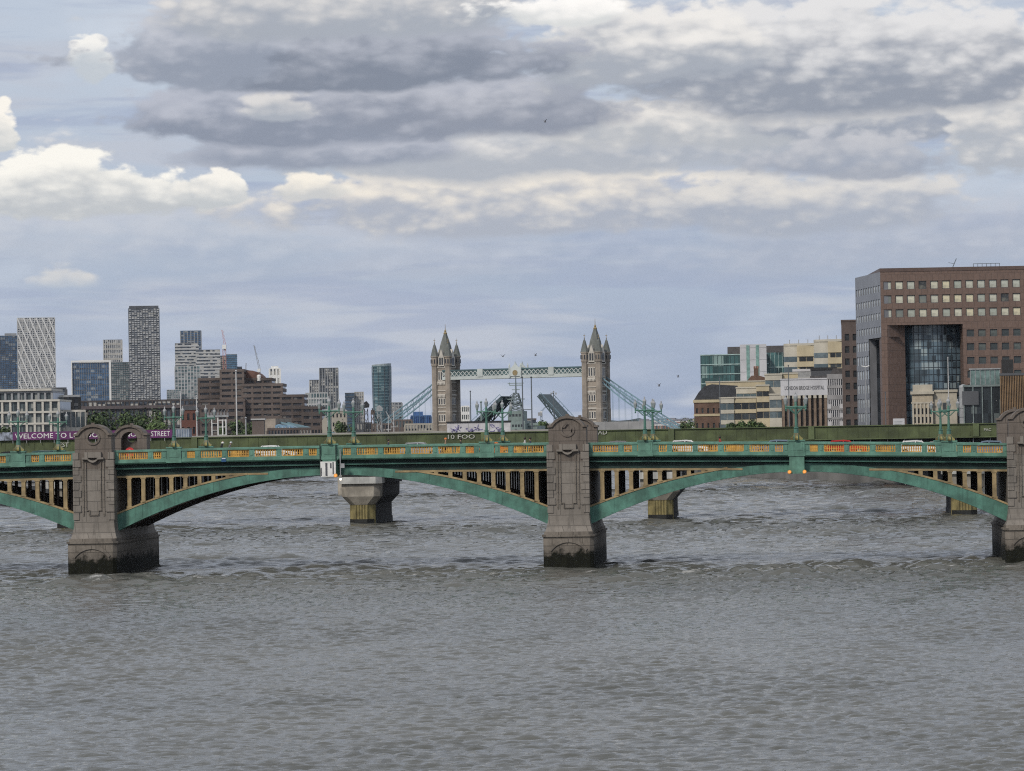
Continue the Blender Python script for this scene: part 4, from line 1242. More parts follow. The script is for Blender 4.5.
for j in range(nfl + 1):
    a = ring(j / nfl); o_ = [(p[0] * 1.025, 11 + (p[1] - 11) * 1.03, p[2]) for p in a]; o2 = [(p[0], p[1], p[2] + 0.8) for p in o_]
    bands.add(o_ + o2, [(i, (i + 1) % ns, ns + (i + 1) % ns, ns + i) for i in range(ns)] + [tuple(range(ns))[::-1], tuple(range(ns, 2 * ns))])
bands.build('floor_bands', mat('teal_band', (0.12, 0.19, 0.21), 0.4, 0.1), t)
m = MB()
for i in range(0, ns, 2):
    for j in range(nfl):
        a, b = ring(j / nfl)[i], ring((j + 1) / nfl)[i]; m.bar((a[0] * 1.03, 11 + (a[1] - 11) * 1.03, a[2]), (b[0] * 1.03, 11 + (b[1] - 11) * 1.03, b[2]), 0.35)
m.build('uprights', B_DARK, t)
m = MB().add([(p[0] * 1.02, 11 + (p[1] - 11) * 1.02, h + 0.803) for p in ring(1)] + [(p[0] * 1.03, 11 + (p[1] - 11) * 1.03, h + 2.6 + 1.4 * p[0] / w) for p in ring(1)], [(i, (i + 1) % ns, ns + (i + 1) % ns, ns + i) for i in range(ns)])
m.build('crown_screen', mat('pale_screen', (0.33, 0.38, 0.40), 0.4), t)

# --- the stepped brown hotel (about 1.75 km)
YH = 1750
BROWN = mat('brown_concrete', (0.112, 0.088, 0.079), 0.85, 0.2, 0.06, streak=0.3)
BROWN2 = mat('brown_concrete_band', (0.134, 0.107, 0.095), 0.85, 0.15, 0.06, streak=0.25)
SLIT = glass('slit_glass', (0.035, 0.035, 0.04), 0.2, (2.2, 2.7), 0.6, (0.16, 0.15, 0.14), 0.12)
hx, hw_, hz = mid(196, 321, 400, YH)
hotel = thing('stepped_hotel', 'big stepped brown concrete hotel with rows of slit windows and an arched top', 'building', (hx, YH, 4.0))
def hblock(px0, px1, py, dy, depth, nfl):
    x, w, z = mid(px0, px1, py, YH); x -= hx; h = z - 4
    MB().box(x - w / 2, x + w / 2, dy, dy + depth, 0, h).build('wing', SLIT, hotel)
    m = MB(); fh = h / nfl
    for k in range(nfl): m.box(x - w / 2 - 0.5, x + w / 2 + 0.5, dy - 0.7, dy + depth + 0.5, k * fh, k * fh + fh * 0.60)
    n = max(2, int(w / 4.5))
    for k in range(n + 1): c = x - w / 2 + w * k / n; m.box(c - 0.62, c + 0.62, dy - 0.55, dy - 0.003, 0, h - 0.05)
    m.box(x - w / 2 - 0.6, x + w / 2 + 0.6, dy - 0.8, dy + depth + 0.6, h + 0.003, h + 1.5)
    m.build('concrete_bands', BROWN2 if int(px0) % 2 else BROWN, hotel)
for a in ((196, 219, 380, 16, 30, 13), (219, 241.5, 371.5, 10, 40, 15), (241.5, 281, 386, 6, 30, 13), (280.5, 303, 397, 3, 30, 10), (302.5, 321, 409, 0, 30, 7), (228, 268, 380, 20, 30, 14), (200, 244, 402, 2, 16, 8)):
    hblock(*a)
x, w, z = mid(230.5, 262, 379.5, YH); z2 = W(246, 369.5, YH).z
MB().prism([(x - hx - w / 2, 0), (x - hx + w / 2, 0)] + [(p[0], p[1]) for p in arc_top(x - hx, z - 4 - 1, w / 2, z2 - z + 1, 12)], 22, 48, 'y').build('arched_top', mat('red_brown_roof', (0.155, 0.080, 0.060), 0.8, 0.2, 0.1), hotel)
for px, py, hgt in ((256, 375, 3.0), (236, 371, 2)):
    q = W(px, py, YH); MB().lathe([(1.2, 0), (1.2, hgt), (0.6, hgt + 0.6)], (q.x - hx, 20, q.z - 4 - hgt)).build('roof_vent', WHITE, hotel)

# --- left group along the north bank
g_off = glass('office_glass', (0.075, 0.095, 0.10), 0.1, (1.6, 3.3), 0.6, (0.30, 0.31, 0.29), 0.15)
YL = 1150
CREAMW = mat('cream_frame', (0.50, 0.48, 0.43), 0.6, 0.08, 0.2)
x, w, z = mid(-30, 58, 400, YL)
off = thing('stepped_office', 'white framed office block with set back glazed top floors behind the purple banner', 'building', (x, YL, 4.0))
def tier(px0, px1, pyt, pyb, dy, nf, nc, fr=CREAMW):
    xx, ww, zz = mid(px0, px1, pyt, YL); zb = W((px0 + px1) / 2, pyb, YL).z
    a, b = zb - 4, zz - 4
    MB().box(xx - x - ww / 2, xx - x + ww / 2, dy, dy + 30, a, b).build('glazing', g_off, off)
    m = MB(); fh = (b - a) / nf
    for k in range(nf): m.box(xx - x - ww / 2 - 0.4, xx - x + ww / 2 + 0.4, dy - 0.9, dy + 30.3, b - k * fh - fh * 0.17, b - k * fh)
    for k in range(nc + 1): c = xx - x - ww / 2 + ww * k / nc; m.box(c - 0.40, c + 0.40, dy - 0.75, dy - 0.003, a, b - 0.03)
    m.build('white_frame', fr, off)
tier(-30, 59, 400, 446, 0, 4, 11); tier(-30, 50, 391.5, 399.9, 5, 1, 12, STEEL)
xx, ww, zz = mid(-30, 49, 389.5, YL); MB().box(xx - x - ww / 2, xx - x + ww / 2 + 0.4, 3.4, 32, zz - 4 - 0.6, zz - 4 + 0.25).build('roof', CREAMW, off)
t, w, h = tower('office_annexe', 61.5, 85, 412, YL + 10, 14, 'low white gridded wing beside the stepped white office', g_off, CREAMW, CREAMW, bt=0.2, vt=0.07, nf=3, nv=5, cat='building', roof=CREAMW)
tower('dark_block', 46, 66, 389.5, YL + 70, 20, 'dark slate block rising behind the white framed office', g_dark, B_DARK, B_DARK, bt=0.35, vt=0.2, nf=9, cat='building', roof=B_DARK)
tower('dark_block', 58, 79.5, 397, YL + 50, 18, 'black stepped block with glazed corner left of the white frame tower', glass('black_glass', (0.025, 0.028, 0.032), 0.12, (2, 3), 0.6, (0.2, 0.24, 0.24), 0.15), B_DARK, BLACK, bt=0.3, vt=0.2, nf=8, cat='building', roof=STEEL)
# long dark roofed block
t, w, h = tower('long_block', 79, 198, 401.5, 1500, 20, 'long low dark building with a flat banded roof above the trees', g_dark, B_DARK, mat('dark_brown_frame', (0.06, 0.048, 0.042), 0.7, 0.2), bt=0.3, vt=0.12, nf=7, nv=26, cat='building', roof=mat('slate_brown', (0.065, 0.055, 0.055), 0.7, 0.2))
MB().box(-w / 2 - 1.2, w / 2 + 1.2, -1.4, 20, h - 3.4, h - 1.9).build('eaves_band', mat('mauve_band', (0.095, 0.078, 0.080), 0.7, 0.1), t)
BRICK = masonry('red_brick', (0.14, 0.060, 0.045), 0.4, 0.14, 0.02, streak=0.1)
x, w, z = mid(180, 196.5, 410, 1330)
t = thing('brick_house', 'red brick house with dark arched windows beside the flagpoles', 'building', (x, 1330, 4.0))
facade(t, w, 0, z - 4, 3, 4, 0.42, 0.5, BRICK, pane_mat('dim_pane', [(0.02, 0.022, 0.028), (0.03, 0.03, 0.035)]), 0.3)
MB().box(-w / 2 + 0.01, w / 2 - 0.01, 0.35, 10, 0, z - 4 - 0.01).build('wall', BRICK, t); MB().prism([(-w / 2 - 0.3, z - 4 + 0.003), (w / 2 + 0.3, z - 4 + 0.003), (w / 2 - 1, z - 4 + 1.6), (-w / 2 + 1, z - 4 + 1.6)], -0.3, 10.3, 'y').build('roof', B_DARK, t)
# trees of the north bank
gr = 'trees on the north bank behind the purple banner'
tree(94, 408, 1200, 13, 'dark round tree just above the left stone pier crown', group=gr)
tree(108, 407, 1220, 15, 'dark tree between the two stone pier crowns', group=gr)
tree(125, 408, 1210, 14, 'dark tree directly over the arched far niche', group=gr)
tree(141, 407, 1230, 14, 'tall dark tree left of the light green one', group=gr)
tree(157, 405, 1230, 15, 'tallest dark tree of the row, behind the light green one', group=gr)
tree(155, 418.5, 1150, 11, 'light green low tree standing in front of the dark row', group=gr, tone=2)
tree(5, 424, 1000, 9, 'dark bush in front of the white office at the left edge', group=gr)
tree(224, 419, 1400, 8, 'dark tree behind the white scaffold tower', group=gr)
tree(236, 418, 1400, 9, 'dark tree at the thick white pole', group=gr)
tree(249, 420, 1390, 9, 'dark tree to the right of the thick white pole', group=gr)
tree(259, 423, 1390, 7, 'last dark tree of the row before the blue canopy', group=gr)
tree(340, 419, 1500, 10, 'dark spreading tree below the cream house', group='single trees near the river')
tree(352, 424, 1500, 8, 'low dark tree right of the one below the cream house', group='single trees near the river')


# flagpoles and masts
def pole(name, px, pytop, pybase, Y, r, label, mt, group=None, yard=None, z0=4.0, ball=True):
    b = W(px, pybase, Y); tp = W(px, pytop, Y); z0 = min(z0, b.z)
    p = thing(name, label, 'pole', (b.x, Y, z0), 0, group)
    h = tp.z - z0
    MB().tube((0, 0, 0), (0, 0, h), r, r * 0.7).build('pole', mt, p)
    MB().lathe([(r * 0.3, 0), (r * 1.6, r), (r * 0.4, r * 2.2)], (0, 0, h)).build('finial', mt, p)
    if yard:
        for zf, wd in yard: MB().bar((-wd, 0, h * zf), (wd, 0, h * zf), r * 0.9).build('yard', mt, p)
    return p


MASTW = mat('pale_pole', (0.52, 0.52, 0.52), 0.5, 0.08); MASTD = mat('dark_pole', (0.10, 0.115, 0.13), 0.5, 0.1)
gp = 'pale poles along the north bank'
pole('flagpole', 181, 393, 432, 1100, 0.22, 'slim white pole by the red brick house', MASTW, gp)
pole('flagpole', 197, 397, 432, 1100, 0.25, 'white pole at the left flank of the brown hotel', MASTW, gp)
pole('flagpole', 237, 372, 436, 1000, 0.27, 'thickest and tallest white pole, in front of the brown hotel', MASTW, gp, [(0.3, 0.6)])
pole('flagpole', 246, 419, 434, 1000, 0.30, 'short stout grey pole beside the thick white pole', STEEL, gp)
# white scaffold tower
k = 1000 / F
b0 = W(212, 438, 1000)
sc = thing('scaffold_tower', 'open white frame tower standing behind the girder below the brown hotel', 'scaffold', (b0.x, 1000, 10.0))
m = MB()
for xx in (0, 2.0, 3.5, 4.6): m.tube((xx, 0, 0), (xx, 0, 11.4 if xx < 3 else 10.6), 0.22 if xx else 0.15, n=6); m.tube((xx, 1.5, 0), (xx, 1.5, 11), 0.12, n=6)
for zz in (3.0, 5.6, 8.2, 10.4): m.bar((2, 0, zz), (4.6, 0, zz), 0.2); m.bar((0, 0, zz - 1), (2, 0, zz - 1), 0.12)
m.build('frame', WHITE, sc)
MB().box(-1.4, 5.4, -0.4, 2, 11.4, 12.0).build('platform', STEEL, sc)
m = MB()
for xx in np.arange(-1.2, 5.3, 1.05): m.box(xx - 0.3, xx + 0.3, 0, 0.8, 12.003, 12.9); m.bar((xx, 0, 12.9), (xx + 0.5, 0, 13.9), 0.14)
m.build('lamp_heads', mat('mid_grey_metal', (0.2, 0.2, 0.21), 0.5), sc)
x, w, z = mid(275, 304, 424, 1050)
cn = thing('blue_canopy', 'pale blue sloping glazed canopy at the foot of the brown hotel', 'canopy', (x, 1050, 10.0))
cm = mat('blue_canopy_glass', (0.20, 0.33, 0.45), 0.3, 0.3, 0.4)
MB().prism([(-w / 2, 0), (w / 2, 0), (w / 2, z - 12.2), (0.1 * w, z - 10.6), (-0.38 * w, z - 10.0), (-w / 2, z - 10.4)], 0, 6, 'y').build('canopy', cm, cn)
m = MB()
for i in range(9): xx = -w / 2 + w * i / 8; m.box(xx - 0.09, xx + 0.09, -0.15, -0.003, 0, max(0.5, z - 10.9 - 0.9 * abs(i / 8 - 0.3)))
m.build('canopy_ribs', WHITE, cn)
x, w, z = mid(252, 264, 420, 1090)
kx = thing('beige_kiosk', 'small beige pavilion at the left end of the blue canopy', 'building', (x, 1090, 8.0))
MB().box(-w / 2, w / 2, 0, 4, 0, z - 8).build('wall', BROWN2, kx); MB().box(-w / 2 - 0.4, w / 2 + 0.4, -0.4, 4.4, z - 7.997, z - 7.5).build('roof', B_PALE, kx)

# low buildings and harbour clutter right of the hotel
x, w, z = mid(331.5, 346.5, 411, 1900)
t = thing('cream_house', 'cream house with a hipped roof below the two-tone block', 'building', (x, 1900, 4.0))
facade(t, w, 0, z - 4, 4, 5, 0.4, 0.45, B_BEIGE, pane_mat('dim_pane', []), 0.25)
MB().box(-w / 2 + .01, w / 2 - .01, 0.3, 9, 0, z - 4.01).build('wall', B_BEIGE, t); MB().prism([(-w / 2 - .3, z - 3.997), (w / 2 + .3, z - 3.997), (w / 4, z - 2), (-w / 4, z - 2)], -.3, 9.3, 'y').build('roof', B_PALE, t)
x, w, z = mid(322, 327.5, 417, 1000)
t = thing('white_sail_sign', 'narrow cream pillar sign right of the brown hotel', 'sign', (x, 1000, 8.0))
MB().prism([(-w / 2, 0), (w / 2, 0), (w / 2 * 0.8, z - 8.4), (0, z - 8), (-w / 2, z - 9)], 0, 0.6, 'y').build('pillar', B_BEIGE, t); MB().box(-w / 2 - .1, w / 2 + .1, -.1, .7, -0.6, 0).build('plinth', STEEL, t)
rows = [(356, 372, 424, 1500, 'dark low sheds with a flat roof under the two-tone block', B_DARK, g_dark), (372, 392, 425, 1450, 'grey warehouse with pale piers left of the bridge chains', BROWN2, g_dark),
        (392, 412, 421, 1560, 'low brown terrace under the bridge chains', BROWN2, g_off), (405, 432, 425, 1500, 'long beige terrace at the foot of the left tower', B_BEIGE, g_dark), (268, 330, 430, 1000, 'low grey quay wall building below the brown hotel', BROWN, g_dark)]
for a, b, py, Y, lab, wl, gl in rows:
    tower('low_block', a, b, py, Y, 14, lab, gl, wl, wl, bt=0.5, vt=0.2, nf=3 if Y > 1100 else 2, nv=max(4, int((b - a) / 3)), cat='building', roof=wl)
tower('blue_block', 411, 431, 416.5, 1900, 16, 'bright blue clad building left of the left tower', glass('azure_cladding', (0.03, 0.075, 0.20), 0.3, (2.5, 3), 0.5, (0.3, 0.38, 0.5), 0.12), mat('azure_band', (0.05, 0.12, 0.28), 0.5), mat('azure_band', (0, 0, 0)), bt=0.25, vt=0.12, nf=4, nv=9, cat='building', roof=mat('azure_band', (0, 0, 0)), crown=(0.1, 0.4, 3))
for i, (px, py, wd, Y, lab, mt) in enumerate(((366, 401, 2.2, 1400, 'black stubby crane head above the sheds', BLACK), (379, 405, 2.6, 1420, 'grey lattice gantry left of the chains', STEEL), (372.5, 409, 1.8, 1440, 'rusty dark derrick between the black crane head and the lattice gantry', BROWN))):
    p = W(px, py, Y); hh = p.z - 8
    g = thing('derrick', lab, 'crane', (p.x, Y, 8.0))
    m = MB()
    for s in (-1, 1):
        for q in (-1, 1): m.bar((s * wd * 0.5, q * wd * 0.5, 0), (s * wd * 0.3, q * wd * 0.3, hh * 0.85), 0.3)
    for k in range(5): m.bar((-wd * 0.45, -wd * 0.45, hh * k * 0.17), (wd * 0.42, -wd * 0.42, hh * (k + 1) * 0.17), 0.22); m.bar((wd * 0.45, -wd * 0.45, hh * k * 0.17), (-wd * 0.42, -wd * 0.42, hh * (k + 1) * 0.17), 0.22)
    m.build('lattice_mast', mt, g)
    MB().prism([(-wd * .5, hh * 0.86), (wd * .6, hh * 0.87), (wd * .7, hh * 0.93), (wd * 0.1, hh), (-wd * 0.4, hh * 0.97)], -0.8, 0.8, 'y').build('machinery_house', mt, g)
    MB().bar((wd * 1.2, 0, hh * 0.86), (wd * 2.6, 0, hh * 0.55), 0.4).build('jib', mt, g)
gm = 'thin masts of moored boats and quays'
for px, py, pb, lab, mt in ((388.5, 416, 434, 'thin pale mast nearest the lattice gantry', MASTW), (394, 412, 434, 'thin pale mast under the chains', MASTW), (383, 419, 434, 'short thin mast at the foot of the lattice gantry', MASTD), (400, 420, 434, 'short thin mast by the brown terrace', MASTD)):
    pole('boat_mast', px, py, pb, 1300, 0.2, lab, mt, gm, [(0.7, 1.2)])

# ------------------------------------------------------------------ the towered bridge (about 1.66 km)
YT = 1660
TR = R(-25)
pL, pR = W(446.2, 430, YT), W(596, 430, YT)
c0 = (pL + pR) / 2
FT = Frame(c0.x, YT, TR)
half = (pR.x - pL.x) / 2 / math.cos(TR)
STONE = mat('tower_stone', (0.285, 0.248, 0.208), 0.85, 0.18, 0.12, streak=0.3)
STONE2 = mat('tower_stone_pale', (0.52, 0.49, 0.44), 0.85, 0.12, 0.15, streak=0.2)
SLATE = mat('spire_slate', (0.125, 0.135, 0.125), 0.7, 0.15, 0.3)
LBLUE = mat('pale_blue_iron', (0.15, 0.25, 0.30), 0.5, 0.12, 0.1)
LGREY = mat('walkway_white', (0.46, 0.50, 0.49), 0.5, 0.08, 0.1)
DTEAL = mat('deep_teal_iron', (0.06, 0.115, 0.125), 0.5, 0.15, 0.1)
GILT = mat('gilt', (0.26, 0.20, 0.10), 0.4, 0.1)
DPANE = pane_mat('tower_pane', [(0.03, 0.035, 0.045), (0.05, 0.055, 0.06)])
tb = thing('towered_bridge', 'gothic bascule bridge with two stone towers, high walkway and both road leaves raised', 'bridge', (FT.o.x, FT.o.y, 0), TR)


def make_tower(parent):
    p = bpy.data.objects.new('tower', None); COL.objects.link(p); p.parent = parent
    hw, hd, ze = 4.05, 5.3, 52.4                 # half width, half depth, eaves
    MB().box(-hw, hw, -hd, hd, 8, ze).build('masonry_core', STONE, p)
    m = MB()
    for z, th in ((14.5, .5), (20.5, .5), (27.5, .9), (30.0, .4), (36.5, .8), (39.0, .4), (43.5, .5), (ze - 0.9, 0.9)): m.box(-hw - 0.35, hw + 0.35, -hd - 0.35, hd + 0.35, z, z + th)
    m.build('string_course', STONE2, p)
    # four corner turrets with spires
    for sx in (-1, 1):
        for sy in (-1, 1):
            t = MB().lathe([(1.95, 8), (1.95, 27.6), (1.8, 27.9), (1.8, ze), (2.1, ze + 0.2), (2.1, ze + 0.8), (2.0, ze + 0.9), (2.0, ze + 4.6), (2.4, ze + 4.9), (2.4, ze + 5.4)], (sx * hw, sy * hd, 0), 8).build('turret', STONE, p)
            MB().lathe([(2.3, ze + 5.403), (1.6, ze + 8.2), (0.75, ze + 11.2), (0.16, ze + 12.3)], (sx * hw, sy * hd, 0), 8).build('spire', SLATE, t)
            f = MB().lathe([(0.12, ze + 12.303), (0.38, ze + 12.7), (0.12, ze + 13.1), (0.05, ze + 15.2)], (sx * hw, sy * hd, 0), 6); f.box(sx * hw - 0.6, sx * hw + 0.6, sy * hd - 0.06, sy * hd + 0.06, ze + 14.0, ze + 14.25)
            f.build('finial', GILT, t)
            s = MB()
            for k in range(8):
                a = PI / 8 + k * PI / 4
                s.box(sx * hw + 1.92 * math.cos(a) - 0.25, sx * hw + 1.92 * math.cos(a) + 0.25, sy * hd + 1.92 * math.sin(a) - 0.25, sy * hd + 1.92 * math.sin(a) + 0.25, ze + 1.6, ze + 3.8)
            s.build('turret_slit', DPANE, t)
    # steep roof and lantern
    vs = [(-hw + .8, -hd + .8, ze), (hw - .8, -hd + .8, ze), (hw - .8, hd - .8, ze), (-hw + .8, hd - .8, ze), (-2.1, -2.6, ze + 11), (2.1, -2.6, ze + 11), (2.1, 2.6, ze + 11), (-2.1, 2.6, ze + 11), (-0.7, -0.8, ze + 17.4), (0.7, -0.8, ze + 17.4), (0.7, 0.8, ze + 17.4), (-0.7, 0.8, ze + 17.4)]
    fs = [(3, 2, 1, 0), (8, 9, 10, 11)] + [(i * 4 + k, i * 4 + (k + 1) % 4, i * 4 + 4 + (k + 1) % 4, i * 4 + 4 + k) for i in range(2) for k in range(4)]
    r = MB().add(vs, fs).build('roof', SLATE, p)
    MB().lathe([(0.9, ze + 17.403), (1.1, ze + 17.9), (0.5, ze + 18.8), (0.7, ze + 19.2), (0.2, ze + 19.9), (0.08, ze + 23.0)], (0, 0, 0), 8).build('roof_finial', GILT, r)
    # dormer gables on all faces
    for ax, w, off, n in (('y', 1.75, hd, 1), ('x', 2.3, hw, 1)):
        for s in (-1, 1):
            g = [(-w, ze - 0.6), (w, ze - 0.6), (w, ze + 4.6), (w * 0.55, ze + 6.2), (w * 0.4, ze + 7.4), (0, ze + 9.2), (-w * 0.4, ze + 7.4), (-w * 0.55, ze + 6.2), (-w, ze + 4.6)]
            a, b = sorted((s * (off + 0.35), s * (off - 3.2)))
            d = MB().prism(g, a, b, ax).build('gable', STONE2, p)
            q = MB(); y0, y1 = sorted((s * (off + 0.36), s * (off + 0.42)))
            for c in (-0.7, 0.7):
                if ax == 'y': q.box(c - 0.5, c + 0.5, y0, y1, ze + 0.8, ze + 4.6)
                else: q.box(y0, y1, c - 0.65, c + 0.65, ze + 0.8, ze + 4.6)
            q.build('gable_window', DPANE, d)
    # windows: pale surrounds with dark lights, on the two long-view faces and the ends
    rows = ((10.5, 3.6, 3), (22.2, 4.4, 3), (31.3, 4.2, 3), (44.6, 5.2, 3))
    for z, hh, n in rows:
        for ax, w, off in (('y', hw, hd), ('x', hd, hw)):
            for s in (-1, 1):
                a0, a1 = sorted((s * (off + 0.02), s * (off + 0.30))); b0, b1 = sorted((s * (off + 0.303), s * (off + 0.34)))
                for k in range(n):
                    c = (k - 1) * (1.42 if ax == 'y' else 1.8)
                    q = MB()
                    ww, w2 = (0.68, 0.36) if ax == 'y' else (0.85, 0.45)
                    if ax == 'y':
                        q.box(c - ww, c + ww, a0, a1, z, z + hh); q.box(c - w2, c + w2, b0, b1, z + .5, z + hh - .6, 1)
                    else:
                        q.box(a0, a1, c - ww, c + ww, z, z + hh); q.box(b0, b1, c - w2, c + w2, z + .5, z + hh - .6, 1)
                    q.build('window', [STONE2, DPANE], p)
    # bracketed balcony bands
    m = MB()
    for z in (35.6, 42.5):
        for k in range(6): c = -2 + k * .8; m.box(c - .25, c + .28, -hd - 0.75, -hd - 0.36, z, z + 1.0)
        m.box(-2.3, 2.3, -hd - 0.8, -hd - 0.36, z + 1.003, z + 1.7)
    m.build('balcony', STONE2, p)
    m = MB().prism([(-9, -20), (0, -27), (9, -20), (9, 20), (0, 27), (-9, 20)], -3, 7.9); m.build('river_pier', STONE, p)
    return p


tw = make_tower(tb); tw.location = (-half, 0, 0)
c = copy_tree(tw, tb); c.location = (half, 0, 0)
hwT = 4.05
# high walkway: two parallel lattice galleries
for v in (-4.5, 4.5):
    a, b = -half + hwT, half - hwT
    if v < 0: a -= 3.5
    zt, zb = 50.3, 45.2
    m = MB().box(a, b, v - 1.4, v + 1.4, zb, zb + 1.5); m.box(a, b, v - 1.5, v + 1.5, zb - 0.25, zb - 0.003)
    gw = m.build('walkway', LGREY, tb)
    MB().box(a, b, v - 1.1, v + 1.1, zb + 1.503, zt - 0.8).build('gallery_glazing', DTEAL, gw)
    MB().box(a, b, v - 1.5, v + 1.5, zt - 0.797, zt).build('gallery_roof', DTEAL, gw)
    m = MB(); n = 34
    for k in range(n):
        xa, xb = a + (b - a) * k / n, a + (b - a) * (k + 1) / n
        for s in (-1.25, 1.25):
            m.bar((xa, v + s, zb + 1.5), (xb, v + s, zt - 0.8), 0.38, 0.15); m.bar((xb, v + s * 1.06, zb + 1.5), (xa, v + s * 1.06, zt - 0.8), 0.38, 0.15)
    m.build('lattice', LGREY, gw)
    m = MB()
    for f in (0.24, 0.76): x = -half + hwT + (2 * half - 2 * hwT) * f; m.box(x - 1.6, x + 1.6, v - 1.75, v + 1.75, zb + 1.0, zt + 0.15)
    m.build('panel', LGREY, gw)
    m = MB().box(-3.3, 3.3, v - 1.9, v + 1.9, zb + 0.8, zt + 0.3)
    for x in (-3.3, 3.3): m.lathe([(0.5, zb), (0.5, zt + 1.5), (0.1, zt + 2.8)], (x, v - 1.9, 0), 6)
    m.prism([(-2.2, zt + 0.3), (2.2, zt + 0.3), (0.5, zt + 2.0), (0, zt + 3.6), (-0.5, zt + 2.0)], v - 1.9, v - 1.2, 'y')
    m.build('coat_of_arms_block', LGREY, gw)
    MB().lathe([(1.5, 0), (1.5, 0.15)], (0, 0, 0), 16).build('roundel', GILT, gw, xf=Matrix.Translation((0, v - 1.92, 47.8)) @ Matrix.Rotation(PI / 2, 4, 'X'))
# bascule leaves, raised
for s in (-1, 1):
    hx_, hz_ = s * (half - hwT - 1.5), 9.5
    tipL = FT.uz(504, 397.5, -5)[0:2] if s < 0 else FT.uz(540, 395.5, -5)[0:2]
    d = Vector((tipL[0] - hx_, 0, tipL[1] - hz_)); L = d.length; d.normalize(); up = Vector((-d.z, 0, d.x)) * (1 if d.x > 0 else -1)
    lf = bpy.data.objects.new('bascule_leaf', None); COL.objects.link(lf); lf.parent = tb
    m = MB()
    e0, e1 = Vector((hx_, 0, hz_)), Vector((hx_, 0, hz_)) + d * L
    vs = [e0 + up * 1.0, e1 + up * 1.0, e1 + up * 0.4, e0 + up * 0.4]
    m.prism([(p.x, p.z) for p in vs], -7.4, 7.4, 'y'); m.build('road_plate', mat('leaf_dark_iron', (0.045, 0.075, 0.085), 0.5, 0.15), lf)
    for v in (-7.5, -2.5, 2.5, 7.5):
        m = MB(); n = 9
        def lowp(k): return e0 + d * L * k / n - up * (3.2 * (1 - k / n) ** 1.3 + 0.5)
        def topp(k): return e0 + d * L * k / n + up * 0.4
        for k in range(n):
            for a, b in ((lowp(k), lowp(k + 1)), (topp(k), topp(k + 1)), (lowp(k), topp(k + 1)), (lowp(k), topp(k))):
                a, b = a.copy(), b.copy(); a.y = b.y = v; m.bar(a, b, 0.55, 0.4)
        m.build('leaf_truss', mat('leaf_dark_iron', (0.045, 0.075, 0.085), 0.5, 0.15), lf)
    m = MB()
    for v in (-7.5, 7.5):
        for k in range(12):
            a = e0 + d * L * k / 11 + up * 1.0; a.y = v; m.bar(a, a + up * 1.2, 0.18)
        a, b = e0 + up * 2.1, e1 + up * 2.1; a.y = b.y = v; m.bar(a, b, 0.25)
    m.build('railing', LBLUE, lf)
# suspension chains
for s in (-1, 1):
    for v in (-3.6, 3.6):
        m = MB(); x0 = s * (half + hwT); x1 = s * (half + hwT + 50); n = 14
        def chord(q, k): # q 0 upper, 1 lower
            f = k / n; z = 44.5 * (1 - f) + 13.5 * f
            sag = (0.8 if q == 0 else 3.6) * 4 * f * (1 - f)
            if q == 1: z = z - 2.0 * (1 - f)
            return Vector((x0 + (x1 - x0) * f, v, z - sag))
        for k in range(n):
            m.bar(chord(0, k), chord(0, k + 1), 0.62, 0.6); m.bar(chord(1, k), chord(1, k + 1), 0.62, 0.6)
            if k: m.bar(chord(0, k), chord(1, k), 0.2, 0.2); m.bar(chord(0, k), chord(1, k + 1), 0.17, 0.17)
        m.build('chain', LBLUE, tb)
        for k in range(1, n): p = chord(1, k); MB().bar(p, (p.x, v, 10.2 if p.z > 10.6 else p.z - 0.8), 0.09).build('hanger_rod', LBLUE, tb)
        m = MB()
        for k in range(4): f = k * 1.0
        x2 = s * (half + hwT + 98)
        m.bar((x1, v, 13.5), (x2, v, 24), 0.95, 0.7); m.bar((x1, v, 12), (x2, v, 20), 0.8, 0.7); m.build('back_chain', LBLUE, tb)
    a, b = sorted((s * (half + 6), s * (half + 104))); MB().box(a, b, -8, 8, 8.2, 9.4).build('side_span', LBLUE, tb)
    x = s * (half + 106)
    MB().box(x - 5, x + 5, -9, 9, 0, 26).build('abutment_tower', STONE, tb)

# ------------------------------------------------------------------ the warship moored in mid stream
YB = 1250
b0 = W(514, 430, YB)
sh = thing('warship', 'grey green warship with a lattice mast showing between the raised leaves', 'ship', (b0.x, YB, 0.0), R(-10))
NAVY = mat('ship_pale_green', (0.19, 0.245, 0.235), 0.6, 0.12, 0.2, streak=0.3); NAVY2 = mat('ship_grey', (0.13, 0.165, 0.18), 0.6, 0.15, 0.2)
kz = YB / F
def sz(py): return W(514, py, YB).z
hull = MB().prism([(-4, -40), (-9.5, -20), (-9.5, 70), (-5, 90), (5, 90), (9.5, 70), (9.5, -20), (4, -40)], -2, sz(433)); hull.build('hull', NAVY2, sh)
m = MB().box(-3.8, 4.6, 0, 14, sz(432.9), sz(421)); m.box(-2.6, 3.4, 1, 12, sz(420.9), sz(411)); m.box(-8.5, 8.5, 6, 26, sz(432.8), sz(426))
o = m.build('superstructure', NAVY, sh)
m = MB()
for i in range(6): m.box(-3.2 + i * 1.2, -2.4 + i * 1.2, -0.05, -0.003, sz(427), sz(424.5))
for i in range(4): m.box(-2.1 + i * 1.3, -1.2 + i * 1.3, 0.94, 0.997, sz(416.5), sz(414))
m.build('bridge_windows', DPANE, o)
MB().box(-9.0, 9.0, 5.5, 5.9, sz(426) + 0.1, sz(426) + 1.1).build('rail_screen', NAVY, sh)
m = MB()
zb_, zt_ = sz(411), sz(393)
for s in (-1, 1):
    for q in (-1, 1): m.bar((s * 2.6, 6 + q * 2.2, zb_), (s * 0.9, 6 + q * 0.7, zt_), 0.5)
